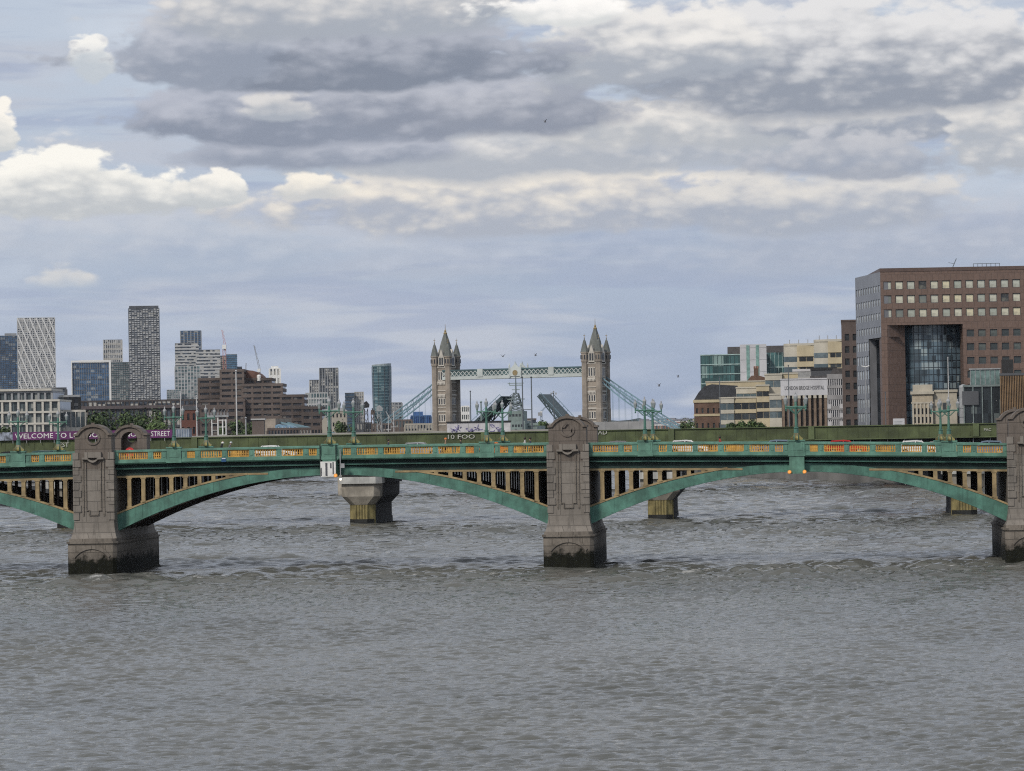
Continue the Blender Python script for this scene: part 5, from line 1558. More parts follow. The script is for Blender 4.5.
for k in range(6):
    f0, f1 = k / 6, (k + 1) / 6; w0, w1 = 2.6 - 1.7 * f0, 2.6 - 1.7 * f1; z0_, z1_ = zb_ + (zt_ - zb_) * f0, zb_ + (zt_ - zb_) * f1
    m.bar((-w0, 3.9, z0_), (w1, 4.2, z1_), 0.32); m.bar((w0, 3.9, z0_), (-w1, 4.2, z1_), 0.32); m.bar((-w1, 4, z1_), (w1, 4, z1_), 0.4)
m.tube((0, 6, zt_), (0, 6, sz(377)), 0.35, 0.2); m.build('lattice_mast', NAVY2, sh)
m = MB().box(-2.6, 2.6, 5, 7, sz(405), sz(403)); m.box(-3.4, 3.4, 5.2, 6.8, sz(399.5), sz(398.5)); m.bar((-2.6, 6, sz(385)), (2.6, 6, sz(385)), 0.35); m.bar((-3.3, 6, sz(383.0)), (3.3, 6, sz(383.0)), 0.3); m.bar((-1.6, 6, sz(389.5)), (1.6, 6, sz(389.5)), 0.3)
for s in (-1, 1): m.tube((s * 2.6, 6, sz(385)), (s * 2.6, 6, sz(382)), 0.12)
m.build('aerial_platform', NAVY, sh)
f = MB().lathe([(2.4, sz(433)), (2.2, sz(412)), (2.5, sz(411.5)), (2.4, sz(410))], (-3.5, 24, 0), 12).build('funnel', NAVY2, sh); f.scale = (1, 1.3, 1)
m = MB().box(-2.4, 2.4, -12, -6, sz(433), sz(429))
for s in (-1, 0, 1): m.tube((s * 1.2, -12, sz(431)), (s * 1.25, -19, sz(430)), 0.25)
m.build('gun_turret', NAVY, sh)

gmast = 'slender dark masts before the high walkway'
pole('ship_mast', 471, 392, 432, 1200, 0.25, 'dark mast standing right of the left stone tower', MASTD, gmast)
pole('ship_mast', 523.2, 378, 434, 1180, 0.30, 'dark mast with a long yard beside the warship mast', MASTD, gmast, [(0.62, 3.2), (0.35, 1.0)])
pole('ship_mast', 532.2, 378, 434, 1190, 0.30, 'dark mast without a long yard, middle of the gap under the walkway', MASTD, gmast, [(0.5, 0.8)])
p = pole('light_mast', 554, 392, 418, 1350, 0.25, 'mast with a cluster of lamps above the right raised leaf', MASTD)
for k in (-1, 0, 1): MB().box(k * 1.0 - .35, k * 1.0 + .35, -.4, .4, 0, 0.8).build('floodlight', STEEL, p).location = (0, -0.2, W(554, 393 + abs(k) * 1.5, 1350).z - p.location.z)
pole('mast', 481.5, 403, 432, 1150, 0.35, 'short green vent mast with a round cap, beside the bridge lamp pair', NAVY)
tree(541, 419.5, 1350, 10, 'dark round tree below the right raised leaf', group='single trees near the river')
x, w, z = mid(547, 560, 420, 1500)
crane(541.5, 414, 430, 2300, (547, 406), 'small pale dock crane seen below the right raised leaf', mat('dock_crane_blue', (0.28, 0.34, 0.42), 0.6), 1.4)
tower('low_block', 526, 536, 420, 1500, 10, 'low dark hut beside the tree below the right leaf', g_dark, B_DARK, None, bt=0.4, nf=3, cat='building', roof=BROWN)
tower('low_block', 543, 575, 424, 1800, 14, 'low pale shed right of the round tree', g_dark, B_PALE, None, bt=0.5, nf=3, cat='building', roof=B_PALE)
tower('white_turret', 461.5, 469, 407, 1900, 8, 'white rounded building part hidden by the left stone tower', g_off, WHITE, WHITE, bt=0.4, vt=0.2, nf=6, nv=4, cat='building', roof=WHITE)

# hoardings on the concrete bridge
def hoard(name, px0, px1, pyt, pyb, Y, label, mt, marks=None, cap=None):
    x, w, z = mid(px0, px1, pyt, Y); zb = W((px0 + px1) / 2, pyb, Y).z
    o = thing(name, label, 'hoarding', (x, Y, zb))
    MB().box(-w / 2, w / 2, 0, 2.4, 0, z - zb).build('panel_run', mt, o)
    if cap is not None: MB().box(-w / 2 - 0.2, w / 2 + 0.2, -0.2, 2.6, z - zb + 0.003, z - zb + 0.35).build('coping', cap, o)
    m = MB(); n = int(w / 2.4)
    for k in range(1, n): xx = -w / 2 + w * k / n; m.box(xx - 0.03, xx + 0.03, -0.04, -0.003, 0, z - zb - 0.02)
    m.build('joint', STEEL, o)
    return o, w, z - zb


o, w, h = hoard('trailer_wall', 447, 510.5, 422.5, 434, 730, 'long white hoarding covered in violet scribbles above the sprayed white letters', mat('white_hoarding', (0.52, 0.51, 0.53), 0.6, 0.1, 0.5), cap=BLACK)
rr = random.Random(3); m = MB()
for blob in ((0.08, 0.20, 9), (0.30, 0.52, 11), (0.68, 0.84, 8)):
    for k in range(blob[2]):
        xa = -w / 2 + w * rr.uniform(blob[0], blob[1]); za = h * rr.uniform(0.15, 0.65)
        pts = [(xa + rr.uniform(-0.8, 0.8), za + rr.uniform(-0.5, 0.5)) for _ in range(3)]
        for a, b in zip(pts, pts[1:]): m.bar((a[0], -0.06, a[1]), (b[0], -0.06, b[1]), 0.16, 0.05)
m.build('scribble', mat('violet_spray', (0.20, 0.18, 0.36), 0.6), o)
hoard('site_hoarding', 594, 651, 421.5, 432, 735, 'plain grey hoarding on the concrete bridge right of the middle stone pier', mat('grey_hoarding', (0.30, 0.30, 0.30), 0.8, 0.1, 0.3))

# ------------------------------------------------------------------ far hill with houses
YHILL = 6400
pts = []
pr = [(300, 441), (420, 436), (540, 424), (600, 419), (625, 421), (650, 419.5), (675, 419), (700, 420), (760, 421), (840, 424), (1000, 430), (1400, 441)]
m = MB(); nx, ny = 90, 10
vs = []
for j in range(ny + 1):
    for i in range(nx + 1):
        px = 300 + 1100 * i / nx
        py = float(np.interp(px, [q[0] for q in pr], [q[1] for q in pr]))
        top = W(px, py, YHILL)
        f = j / ny; env = math.sin(min(1, f * 1.35) * PI / 2) * (1 if f < 0.75 else 1 - 0.4 * (f - 0.75) / 0.25)
        zz = 2 + max(0, top.z - 2) * env + (rng.normal(0, 3.0) if 0 < j < ny else 0)
        vs.append((top.x, YHILL - 900 + 1500 * f, zz))
fs = [(j * (nx + 1) + i, j * (nx + 1) + i + 1, (j + 1) * (nx + 1) + i + 1, (j + 1) * (nx + 1) + i) for j in range(ny) for i in range(nx)]
m.add(vs, fs)
HILL = mat('wooded_hill', (0.030, 0.046, 0.040), 0.95, 0.35, 0.012)
from mathutils.bvhtree import BVHTree
HB = BVHTree.FromPolygons([Vector(v) for v in m.v], m.f)
tag(m.build('hill', HILL), 'low wooded hill beyond the right stone tower', 'hill', kind='structure')
rr = random.Random(12)
HC = [mat('house_white', (0.62, 0.60, 0.57), 0.8, 0.1), mat('house_cream', (0.45, 0.39, 0.32), 0.8, 0.1), mat('house_brick', (0.25, 0.14, 0.11), 0.8, 0.1)]
HR = [mat('roof_red', (0.22, 0.10, 0.08), 0.8, 0.1), mat('roof_slate', (0.14, 0.14, 0.16), 0.8, 0.1)]
for k in range(80):
    px = rr.uniform(612, 700); py = rr.uniform(421.0, 430.0) if px > 640 else rr.uniform(425, 430); hit = HB.ray_cast(CAMP, ray(px, py).normalized())[0]
    if hit is None: continue
    p = hit; Y = p.y - 6; p = Vector((p.x, p.y, p.z + 5)); w = rr.uniform(9, 26); d = rr.uniform(8, 12); h = rr.uniform(8, 13)
    hs = thing('hillside_house', 'small far house with a pitched roof, one of many specks on the wooded hill', 'house', (p.x, Y, p.z - h), rr.uniform(-.5, .5), 'specks of houses on the far hill')
    MB().box(-w / 2, w / 2, 0, d, -12, h).build('wall', HC[rr.randrange(3) if rr.random() > .7 else 0], hs)
    MB().prism([(-0.4, h + 0.003), (d + 0.4, h + 0.003), (d / 2, h + 1.8)], -w / 2 - 0.4, w / 2 + 0.4, 'x').build('roof', HR[0 if rr.random() < .2 else 1], hs)
tower('low_block', 655, 672, 425.5, 2400, 14, 'white low block with a red stripe behind the right chain', g_off, WHITE, mat('house_brick', (0, 0, 0)), bt=0.5, vt=0.2, nf=3, nv=5, cat='building', roof=WHITE)
tower('low_block', 611, 624, 424.5, 2600, 14, 'white low block just right of the right stone tower', g_off, WHITE, None, bt=0.6, nf=2, cat='building', roof=WHITE)

# ------------------------------------------------------------------ offices on the south bank
def front(name, label, px0, px1, py, Y, cat='building', rot=0.0, z0=4.0):
    x, w, z = mid(px0, px1, py, Y)
    return thing(name, label, cat, (x, Y, z0), rot - math.atan2(x, Y)), w, z - z0


TEALG = glass('teal_curtain', (0.05, 0.115, 0.115), 0.08, (1.9, 4.1), 0.7, (0.24, 0.34, 0.32), 0.2)
DKG = pane_mat('dark_pane', [(0.018, 0.022, 0.026), (0.03, 0.035, 0.04), (0.05, 0.06, 0.065), (0.022, 0.026, 0.03)], 0.35)
GYP = pane_mat('grey_pane', [(0.10, 0.14, 0.155), (0.13, 0.165, 0.18), (0.075, 0.105, 0.12)])
YELW = mat('cream_panel', (0.47, 0.40, 0.265), 0.6, 0.07, 0.2, streak=0.12); YELP = mat('pale_cream_panel', (0.45, 0.42, 0.35), 0.6, 0.06, 0.2, streak=0.12)
WG = mat('white_grey_panel', (0.50, 0.50, 0.52), 0.5, 0.06, 0.2, streak=0.1)
TBRN = mat('brown_brick_wall', (0.135, 0.082, 0.060), 0.85, 0.15, 0.4)
DROOF = mat('slate_roof', (0.035, 0.038, 0.046), 0.7, 0.2, 0.5)
# teal glass office
t, w, h = front('teal_office', 'teal glass office block with white panels, farthest left of the south bank offices', 700.5, 768, 354.5, 1080)
MB().box(-w / 2, w / 2, 0, 30, 0, h).build('glazing', TEALG, t)
m = MB(); nf = 11
for k in range(nf + 1): z = h * k / nf; m.box(-w / 2 - 0.1, w / 2 + 0.1, -0.25, 30.2, z - 0.16, z + 0.16)
m.build('floor_bands', mat('teal_frame', (0.34, 0.46, 0.44), 0.5), t)
m = MB(); n = 16
for k in range(n + 1): x = -w / 2 + w * k / n; m.box(x - 0.07, x + 0.07, -0.2, -0.003, 0, h - 0.17)
m.build('mullions', mat('teal_dark_frame', (0.05, 0.10, 0.10), 0.5), t)
xa, xb = -w / 2 + w * 0.585, -w / 2 + w * 0.975
h2 = mid(740, 766, 344.5, 1080)[2] - 4
core = MB().box(xa, xb, -2.0, 10, 0, h2).build('panel_tower', WG, t)
m = MB()
for f in (0.30, 0.66): x = xa + (xb - xa) * f; m.box(x - 0.55, x + 0.55, -2.12, -2.003, 0, h2 - 0.3)
m.build('glass_strips', mat('mint_strip', (0.20, 0.34, 0.31), 0.3), core)
m = MB()
for k in range(6): m.box(xa - 0.02, xb + 0.02, -2.06, -2.004, h2 - 1.2 - k * 4.2, h2 - 1.1 - k * 4.2)
m.build('panel_joint', STEEL, core)
h3 = mid(728, 738, 346.5, 1080)[2] - 4
MB().box(-w / 2 + w * 0.40, xa - 0.01, 4, 26, h + 0.17, h3).build('plant_room', mat('dark_louvre', (0.075, 0.07, 0.072), 0.7), t)
t, w, h = front('teal_office', 'dark roofed teal glass office wing between the white panels and the cream blocks', 766.5, 786, 352.5, 1100)
MB().box(-w / 2, w / 2, 0, 26, 0, h).build('glazing', TEALG, t)
m = MB()
for k in range(7): z = h * k / 7; m.box(-w / 2, w / 2, -0.25, -0.003, z, z + 0.4)
for k in range(6): x = -w / 2 + w * k / 5; m.box(x - 0.07, x + 0.07, -0.2, -0.004, 0, h)
m.build('floor_bands', mat('teal_frame', (0, 0, 0)), t)
MB().box(-w / 2 - 1, w / 2 + 14, 1, 24, h + 0.003, mid(768, 786, 345.5, 1100)[2] - 4).build('roof', mat('dark_louvre', (0, 0, 0)), t)


def cream_block(label, px0, px1, py, Y, rows, split, depth=24):
    """cream office: a bowed glazed corner on the left, ribbon windows to the right"""
    t, w, h = front('cream_office', label, px0, px1, py, Y)
    xs = -w / 2 + w * split
    MB().box(xs, w / 2, 0.35, depth, 0, h).build('wall', YELW, t)
    # bowed corner
    r = (xs + w / 2)
    n = 8
    out = [(xs - r * (1 - math.cos(a * PI / 2 / n)) * 1.0 if False else xs - r * math.sin(a * PI / 2 / n), 0.6 + 3.0 * (1 - math.cos(a * PI / 2 / n))) for a in range(n + 1)]
    poly = out + [(xs - r, depth), (xs, depth)]
    MB().prism(poly, 0, h, 'z').build('bowed_bay', YELP, t)
    for z0, z1 in rows:
        o2 = [(x + (0.06 if x > xs - 0.01 else 0), y - 0.08) for x, y in out]
        MB().prism([(x, y - 0.10) for x, y in out] + [(x, y + 0.6) for x, y in out[::-1]], h * z0, h * z1, 'z').build('ribbon_window', GYP, t)
        a, b = xs + 0.6, w / 2 - 0.3; k = max(2, int((b - a) / 1.9)); cw = (b - a) / k
        for i in range(k):
            g = MB().box(a + cw * i + 0.08, a + cw * (i + 1) - 0.08, 0.25, 0.36, h * z0 + 0.1, h * z1 - 0.1); g.build('window', DKG, t)
    m = MB().box(xs, w / 2, 0, 0.348, 0, h * rows[0][0])
    m.build('spandrel', YELW, t)
    for (a0, a1), (b0, b1) in zip(rows, rows[1:]): MB().box(xs, w / 2, 0, 0.348, h * a1, h * b0).build('spandrel', YELW, t)
    MB().box(xs, w / 2, 0, 0.348, h * rows[-1][1], h).build('spandrel', YELW, t)
    m = MB().prism([(x * 1.0, y - 0.25) for x, y in [(w / 2, 0)] + out] + [(xs - r, depth), (w / 2, depth)], h + 0.003, h + 0.7, 'z'); m.build('coping', YELP, t)
    m = MB()
    for k in range(3): m.lathe([(0.12, h + .7), (0.12, h + 2.0)], (w * (-0.3 + 0.3 * k), 3, 0), 6)
    m.build('roof_mast', STEEL, t)
    return t


cream_block('cream office block with a bowed glazed corner, left and lower of the top pair', 783.5, 814, 345.5, 1000, [(0.50, 0.55), (0.60, 0.645), (0.68, 0.725), (0.77, 0.815), (0.86, 0.905)], 0.44)
cream_block('cream office block with a bowed glazed corner, right and higher of the top pair', 813.6, 842, 341.5, 960, [(0.50, 0.55), (0.60, 0.645), (0.69, 0.73), (0.78, 0.815), (0.866, 0.908)], 0.50)
# stepped cream office in front
t, w, h = front('stepped_cream_office', 'long stepped cream office with dark ribbon windows above the bushes', 719.5, 783, 397, 960)
def crb(px0, px1, py, dy, rows, mt, bow=False):
    x, ww, z = mid(px0, px1, py, 960); x -= t.location.x; hh = z - 4
    MB().box(x - ww / 2, x + ww / 2, dy + 0.3, dy + 12, 0, hh).build('wall', mt, t)
    prev = 0
    for z0, z1 in rows:
        MB().box(x - ww / 2, x + ww / 2, dy, dy + 0.298, prev, z0 * hh).build('spandrel', mt, t); prev = z1 * hh
        k = max(2, int(ww / 2.1)); cw = ww / k
        for i in range(k): MB().box(x - ww / 2 + cw * i + 0.07, x - ww / 2 + cw * (i + 1) - 0.07, dy + 0.2, dy + 0.29, z0 * hh + 0.05, z1 * hh - 0.05).build('window', GYP if bow else DKG, t)
    MB().box(x - ww / 2, x + ww / 2, dy, dy + 0.298, prev, hh).build('spandrel', mt, t)
    MB().box(x - ww / 2 - 0.15, x + ww / 2 + 0.15, dy - 0.2, dy + 12, hh + 0.003, hh + 0.45).build('coping', YELP, t)
rw2 = [(0.16, 0.40), (0.58, 0.84)]
crb(719.5, 734, 398.5, 0.0, [(0.48, 0.60), (0.667, 0.768), (0.826, 0.928)], YELP, True)
crb(734.2, 756, 398, 0.5, [(0.48, 0.60), (0.667, 0.768), (0.826, 0.928)], YELW)
crb(756.2, 769, 386, 0.2, [(0.58, 0.667), (0.71, 0.79), (0.864, 0.932)], YELW)
crb(769.2, 784, 395, -0.4, [(0.66, 0.757), (0.81, 0.93)], YELP, True)
crb(736, 757, 388, 6, [(0.87, 0.93)], YELP, True)
crb(765, 782, 374.5, 8, [(0.86, 0.94)], YELP, True)
crb(781, 798, 373.5, 9, [(0.90, 0.95)], YELW)
# brown building with slate roof and arched window bay
t, w, h = front('round_brick_house', 'brown brick building with a cream band and big slate roof, at the row end', 694, 722, 402.5, 985)
facade(t, w, 0, h, 5, 4, 0.34, 0.33, TBRN, DKG, 0.3, mtop=0.2)
MB().box(-w / 2 + .01, w / 2 - .01, 0.35, 16, 0, h - .01).build('wall', TBRN, t)
m = MB().box(-w / 2 - .25, w / 2 + .25, -0.3, 16, h + 0.003, h + 0.9); m.box(-w / 2 - .15, w / 2 + .15, -0.22, -0.003, h * 0.775, h * 0.812); m.build('cream_band', YELW, t)
rf = MB().prism([(-w / 2, h + 0.903), (w / 2 + 6, h + 0.903), (w / 2 + 5, h + 5.2), (w * 0.15, h + 5.8), (-w * 0.12, h + 5.2), (-w * 0.32, h + 3.4)], 1, 14, 'y').build('roof', DROOF, t)
x0 = w / 2 - 2.0
fr = MB(); rim(fr, [(x0 + 1.25, 0.2)] + arc_top(x0, 5.9, 1.25, 1.2, 12) + [(x0 - 1.25, 0.2)], [(x0 + .95, 0.2)] + arc_top(x0, 5.9, .95, .9, 12) + [(x0 - .95, 0.2)], -0.35, -0.003)
ab = fr.build('arched_bay', YELP, t); MB().prism([(x0 + .94, 0.2)] + arc_top(x0, 5.9, .94, .89, 12) + [(x0 - .94, 0.2)], -0.2, -0.1, 'y').build('arched_pane', DKG, ab)
# cream wall band behind and brick chimneys
t, w, h = front('cream_terrace', 'long cream top storey behind the slate roof', 706, 768, 382, 1010)
MB().box(-w / 2, w / 2, 0, 10, 0, h).build('wall', YELW, t); MB().box(-w / 2 - .2, w / 2 + .2, -.2, 10.2, h + .003, h + .4).build('coping', YELP, t)
m = MB()
for k in range(12): x = -w / 2 + w * (k + .5) / 12; m.box(x - .8, x + .8, -0.05, -0.003, h - 3, h - 1.6)
m.build('ribbon_window', DKG, t)
t, w, h = front('brick_gable_house', 'dark red brick house with a chimney behind the cream terrace', 744.5, 768, 375.5, 1030)
MB().prism([(-w / 2, 0), (w / 2, 0), (w / 2, h - 1.0), (w * 0.1, h), (-w * 0.2, h), (-w / 2, h - 2.6)], 0, 10, 'y').build('wall', TBRN, t)
MB().box(-w * 0.10, w * 0.10, 1, 3, h + .003, h + 2.4).build('chimney', TBRN, t)
m = MB()
for k in range(3): m.lathe([(0.28, h + 2.4), (0.2, h + 3.2)], (-0.6 + 0.6 * k, 2, 0), 6)
m.build('chimney_pot', mat('terracotta', (0.25, 0.12, 0.08), 0.8), t)
# white hospital front with lettering over brown piers
YHo = 900
t, w, h = front('lettered_building', 'long white rooftop wall with grey capital lettering over tall brown piers', 780.5, 827.5, 379.5, YHo)
zs_ = mid(780, 827, 395.3, YHo)[2] - 4
MB().box(-w / 2 + 0.2, w / 2 - 0.2, 0.9, 16, 0, zs_ - 0.1).build('wall', mat('dark_brown_glazing', (0.045, 0.035, 0.03), 0.4, 0.3, 0.3), t)
sg = MB().box(-w / 2, w / 2, -0.2, 16, zs_, h).build('white_storey', WG, t)
m = MB(); text_into(m, 'LONDON BRIDGE HOSPITAL', 1.55, (-w / 2 + 1.2, -0.25, zs_ + 1.65), fit=w - 2.2, bold=0.03); m.build('lettering', mat('sign_letters', (0.12, 0.12, 0.13), 0.6), sg)
MB().box(-w / 2 - .15, w / 2 + .15, -.4, 16, h + .003, h + .35).build('coping', WG, sg)
n = 9
for k in range(n):
    x = -w / 2 + 0.7 + (w - 1.4) * k / (n - 1)
    pp = MB().box(x - 0.36, x + 0.36, -0.1, 0.9, 0, zs_ - 0.9).build('brown_pier', mat('brown_stone', (0.20, 0.145, 0.105), 0.8, 0.15, 0.5, streak=0.2), t)
    MB().box(x - 0.45, x + 0.45, -0.22, 0.9, zs_ - 0.897, zs_ - 0.01).build('capital', YELP, pp)
m = MB()
for k in range(4): m.box(-w / 2 + .3, w / 2 - .3, 0.75, 0.897, 1.5 + k * zs_ / 4.2, 1.8 + k * zs_ / 4.2)
m.build('sill_course', BROWN2, t)
# grey white angular building
YG = 850
t, w, h = front('white_banded_building', 'grey building with white stone bands and narrow windows beside the dark brown block', 826.8, 843, 374, YG)
for k, (a, b) in enumerate(((0.15, 0.22), (0.30, 0.38), (0.44, 0.50), (0.53, 0.604), (0.65, 0.719), (0.77, 0.845), (0.875, 0.945))):
    MB().box(-w / 2 + 0.1, w / 2 - 0.1, 0.12, 0.30, a * h, b * h).build('window_band', mat('striped_panes', (0.03, 0.034, 0.042), 0.2, 0.2), t)
    m = MB()
    for i in range(8): x = -w / 2 + 0.2 + (w - 0.4) * i / 7; m.box(x - 0.13, x + 0.13, 0, 0.117, a * h, b * h)
    m.build('mullions', WG, t)
for a, b in ((-0.001, 0.15), (0.22, 0.30), (0.38, 0.44), (0.50, 0.53), (0.604, 0.65), (0.719, 0.77), (0.845, 0.875), (0.945, 1.0)): MB().box(-w / 2, w / 2, -0.1, 0.35, a * h + .003, b * h - .003).build('stone_band', mat('grey_stone_band', (0.30, 0.30, 0.31), 0.8, 0.1, 0.4), t)
for s in (-1, 1):
    m = MB()
    for z in (0.43, 0.52, 0.62): m.box(*sorted((s * w / 2, s * (w / 2 - 1.1))), -0.3, -0.103, z * h, (z + 0.05) * h)
    m.build('white_quoins', WG, t)
MB().box(-w / 2, w / 2, 0.353, 12, 0, h - .01).build('wall', B_GREY, t)
MB().prism([(-w * .3, h + .003), (w / 2, h + .003), (w * .45, h + 1.6), (-w * .1, h + 1.6)], 1, 8, 'y').build('roof', mat('dark_louvre', (0, 0, 0)), t)
# rooftop clutter between the cream blocks and the lettered wall
tower('roof_plant', 793, 812, 371.5, 985, 10, 'pale rooftop plant boxes behind the lettered wall', STEEL, B_PALE, None, bt=0.5, nf=8, cat='building', roof=WG)
tower('roof_plant', 811, 836, 370, 955, 10, 'dark rooftop plant under the higher cream block', B_DARK, mat('dark_louvre', (0, 0, 0)), None, bt=0.5, nf=8, cat='building', roof=BLACK)
# dark brown block
DBR = mat('dark_brown_granite', (0.095, 0.070, 0.062), 0.6, 0.12, 0.3)
t, w, h = front('dark_brown_block', 'dark brown granite block with two columns of square windows', 841.2, 860, 321.5, 835)
facade(t, w, 0, h, 2, 11, 0.56, 0.54, DBR, DKG, 0.35, mx=0.4, mtop=2.6)
MB().box(-w / 2 + .01, w / 2 - .01, 0.40, 24, 0, h - .01).build('wall', DBR, t); MB().box(-w / 2 - .1, w / 2 + .1, -.15, 24.2, h + .003, h + .5).build('coping', DBR, t)

# the big brown granite office with the portal
YO = 780
GRB = masonry('brown_granite', (0.142, 0.094, 0.074), 1.47, 1.73, 0.05, var=0.08, rough=0.5, streak=0.1, bump=0.1)
a = W(881.6, 350, YO)
t = thing('granite_office', 'big brown granite office with square windows and a tall glass filled portal', 'building', (a.x, YO, 4.0), R(-1.0))
zt = W(885, 268.3, YO).z - 4.9; zp = W(920, 324.7, YO).z - 4
Wd = 41.8
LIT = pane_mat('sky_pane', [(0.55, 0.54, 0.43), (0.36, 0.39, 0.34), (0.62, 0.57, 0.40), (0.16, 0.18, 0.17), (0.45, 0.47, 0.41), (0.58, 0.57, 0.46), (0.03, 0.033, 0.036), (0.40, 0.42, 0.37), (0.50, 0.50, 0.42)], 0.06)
PAN2 = pane_mat('murky_pane', [(0.075, 0.088, 0.082), (0.055, 0.068, 0.066), (0.10, 0.115, 0.105), (0.04, 0.048, 0.048)], 0.06)
T = Matrix.Translation
nc = 14
facade(t, Wd, zp, zt, nc, 3, 0.66, 0.58, GRB, LIT, 0.35, T((Wd / 2, 0, 0)), mx=0.3, mtop=1.7, mbot=1.2, frame=B_DARK)
xr = 20.5
facade(t, Wd - xr, 0, zp - 0.003, 7, 10, 0.64, 0.52, GRB, PAN2, 0.35, T((xr + (Wd - xr) / 2, 0, 0)), mx=0.4, mbot=0.6, mtop=0.6, skip=[(i, j) for i in range(7) for j in range(3)], frame=B_DARK)
m = MB().box(0.1, Wd - .01, 0.42, 30, zp + 0.01, zt - 0.01); m.box(xr + .01, Wd - .01, 0.42, 30, 0, zp - 0.02); m.build('inner_wall', GRB, t)
m = MB().box(0.0, 1.5, 0.002, 5, 0, zp - .004); m.prism([(1.503, 0.0), (6.3, 3.4), (6.3, 5), (1.503, 5)], 0, zp - .004, 'z'); m.build('corner_pillar', GRB, t)
MB().box(-0.1, Wd, -0.12, 30, zt + .003, zt + 0.9).build('parapet', mat('granite_coping', (0.10, 0.066, 0.055), 0.5, 0.1), t)
m = MB(); gp_ = glass('portal_glass', (0.085, 0.125, 0.155), 0.06, (1.1, 1.75), 0.7, (0.26, 0.32, 0.34), 0.18)
n = 12; pts = [(6.3 + (xr - 6.3) * k / n, 6.5 - 2.4 * math.sin(PI * k / n)) for k in range(n + 1)]
m.prism(pts + [(xr, 12), (6.3, 12)], 0, zp - .01, 'z'); pg = m.build('portal_glazing', gp_, t)
m = MB()
for x, y in pts: m.box(x - .06, x + .06, y - .16, y - .02, 0, zp - .02)
for k in range(1, 20):
    z = zp * k / 20
    for (xa, ya), (xb, yb) in zip(pts, pts[1:]): m.bar((xa, ya - .06, z), (xb, yb - .06, z), .1, .12)
m.build('portal_grid', mat('portal_frame', (0.03, 0.04, 0.05), 0.4), pg)
MB().box(6.3, xr, 0.42, 12, zp - .009, zp + .005).build('portal_ceiling', mat('granite_coping', (0, 0, 0)), t)
# the left flank
fl = math.hypot(3.7, 28); ang = math.atan2(-28, 3.7)
xf = T((-1.85, 14, 0)) @ Matrix.Rotation(ang, 4, 'Z')
FLK = mat('grey_flank', (0.17, 0.175, 0.19), 0.35, 0.08, 0.2)
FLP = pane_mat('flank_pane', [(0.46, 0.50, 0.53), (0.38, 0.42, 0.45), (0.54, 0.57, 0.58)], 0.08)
facade(t, fl, zp - 3, zt, 10, 4, 0.68, 0.50, FLK, FLP, 0.2, xf, mx=0.2, mtop=2.4, mbot=0.2, name='flank_facade', wname='flank_window')
facade(t, fl * 0.5, 0, zp - 3.003, 5, 9, 0.8, 0.62, FLK, FLP, 0.2, xf @ T((-fl * 0.25, 0, 0)), name='flank_facade', wname='flank_window', mx=0.1, skip=[(i, j) for i in range(5) for j in range(3)])
m = MB().box(0.01, fl * 0.5 - 1.5, 2.6, 3.2, 0, zp - 3.0); m.box(-0.5, -0.021, 0.26, 3.2, 0, zp - 3.12); m.build('flank_recess', glass('flank_dark_glass', (0.03, 0.035, 0.042), 0.1, (1.2, 1.75), 0.5), t, xf)
MB().box(-fl * 0.5 + .05, fl / 2 - 0.05, 0.25, 2.0, zp - 2.99, zt - .02).build('flank_inner', FLK, t, xf); MB().box(-fl * 0.5 + .05, -0.02, 0.25, 2.0, 0, zp - 3.1).build('flank_inner', FLK, t, xf)
MB().box(-fl * 0.5 + .05, fl / 2, 0.25, 5.0, zp - 3.0, zp - 2.992).build('flank_soffit', FLK, t, xf)
m = MB()
for k in range(7): m.bar((24 + k * 1.1, 4, zt + 0.9), (24 + k * 1.1, 4, zt + 1.9), .12)
m.bar((24, 4, zt + 1.85), (30.6, 4, zt + 1.85), .12); m.bar((18.6, 3, zt + .9), (19.6, 3, zt + 3.2), .18); m.bar((19.0, 3, zt + 1.9), (17.6, 3, zt + 2.2), .1); m.build('roof_rail', MASTD, t)

# cream stone building in front of the portal
t, w, h = front('cream_stone_house', 'cream stone classical building with a deep cornice in front of the portal', 912, 956.5, 389, 735)
CS = masonry('cream_stone', (0.40, 0.345, 0.26), 1.2, 0.5, 0.015, var=0.05, streak=0.18, bump=0.2); CS2 = mat('cream_stone_plain', (0.42, 0.385, 0.315), 0.8, 0.08, 0.4, streak=0.2)
wl = w * 0.46
facade(t, wl, 0, h - 1.2, 5, 7, 0.42, 0.70, CS, DKG, 0.35, T((-w / 2 + wl / 2, 0, 0)), mx=0.2, mbot=0.3, mtop=3.0)
MB().box(-w / 2 + .01, -w / 2 + wl, 0.4, 10, 0, h - 1.21).build('wall', CS, t)
MB().box(-w / 2 + wl + .003, w / 2, 1.0, 10, 0, h - 0.8).build('plain_wing', CS2, t)
MB().box(-w / 2 + wl + 2.3, -w / 2 + wl + 3.2, 0.93, 0.997, 13.2, 15.6).build('window', DKG, t)
m = MB().box(-w / 2 - .35, -w / 2 + wl + .35, -.5, 10, h - 1.197, h - .5); m.box(-w / 2 + wl + .36, w / 2 + .2, .7, 10, h - .797, h - .2); m.box(-w / 2 - .2, -w / 2 + wl + .2, -.25, -.003, h - 3.4, h - 3.0); m.build('cornice', CS2, t)
MB().box(-w / 2 + .2, -w / 2 + wl, 0.2, 9, h - .497, h + 1.1).build('attic', CS2, t)
for k in range(6):
    x = -w / 2 + .2 + (wl - .4) * k / 5; MB().box(x - .2, x + .2, -0.22, -0.003, .1, h - 3.41).build('pilaster', CS2, t)
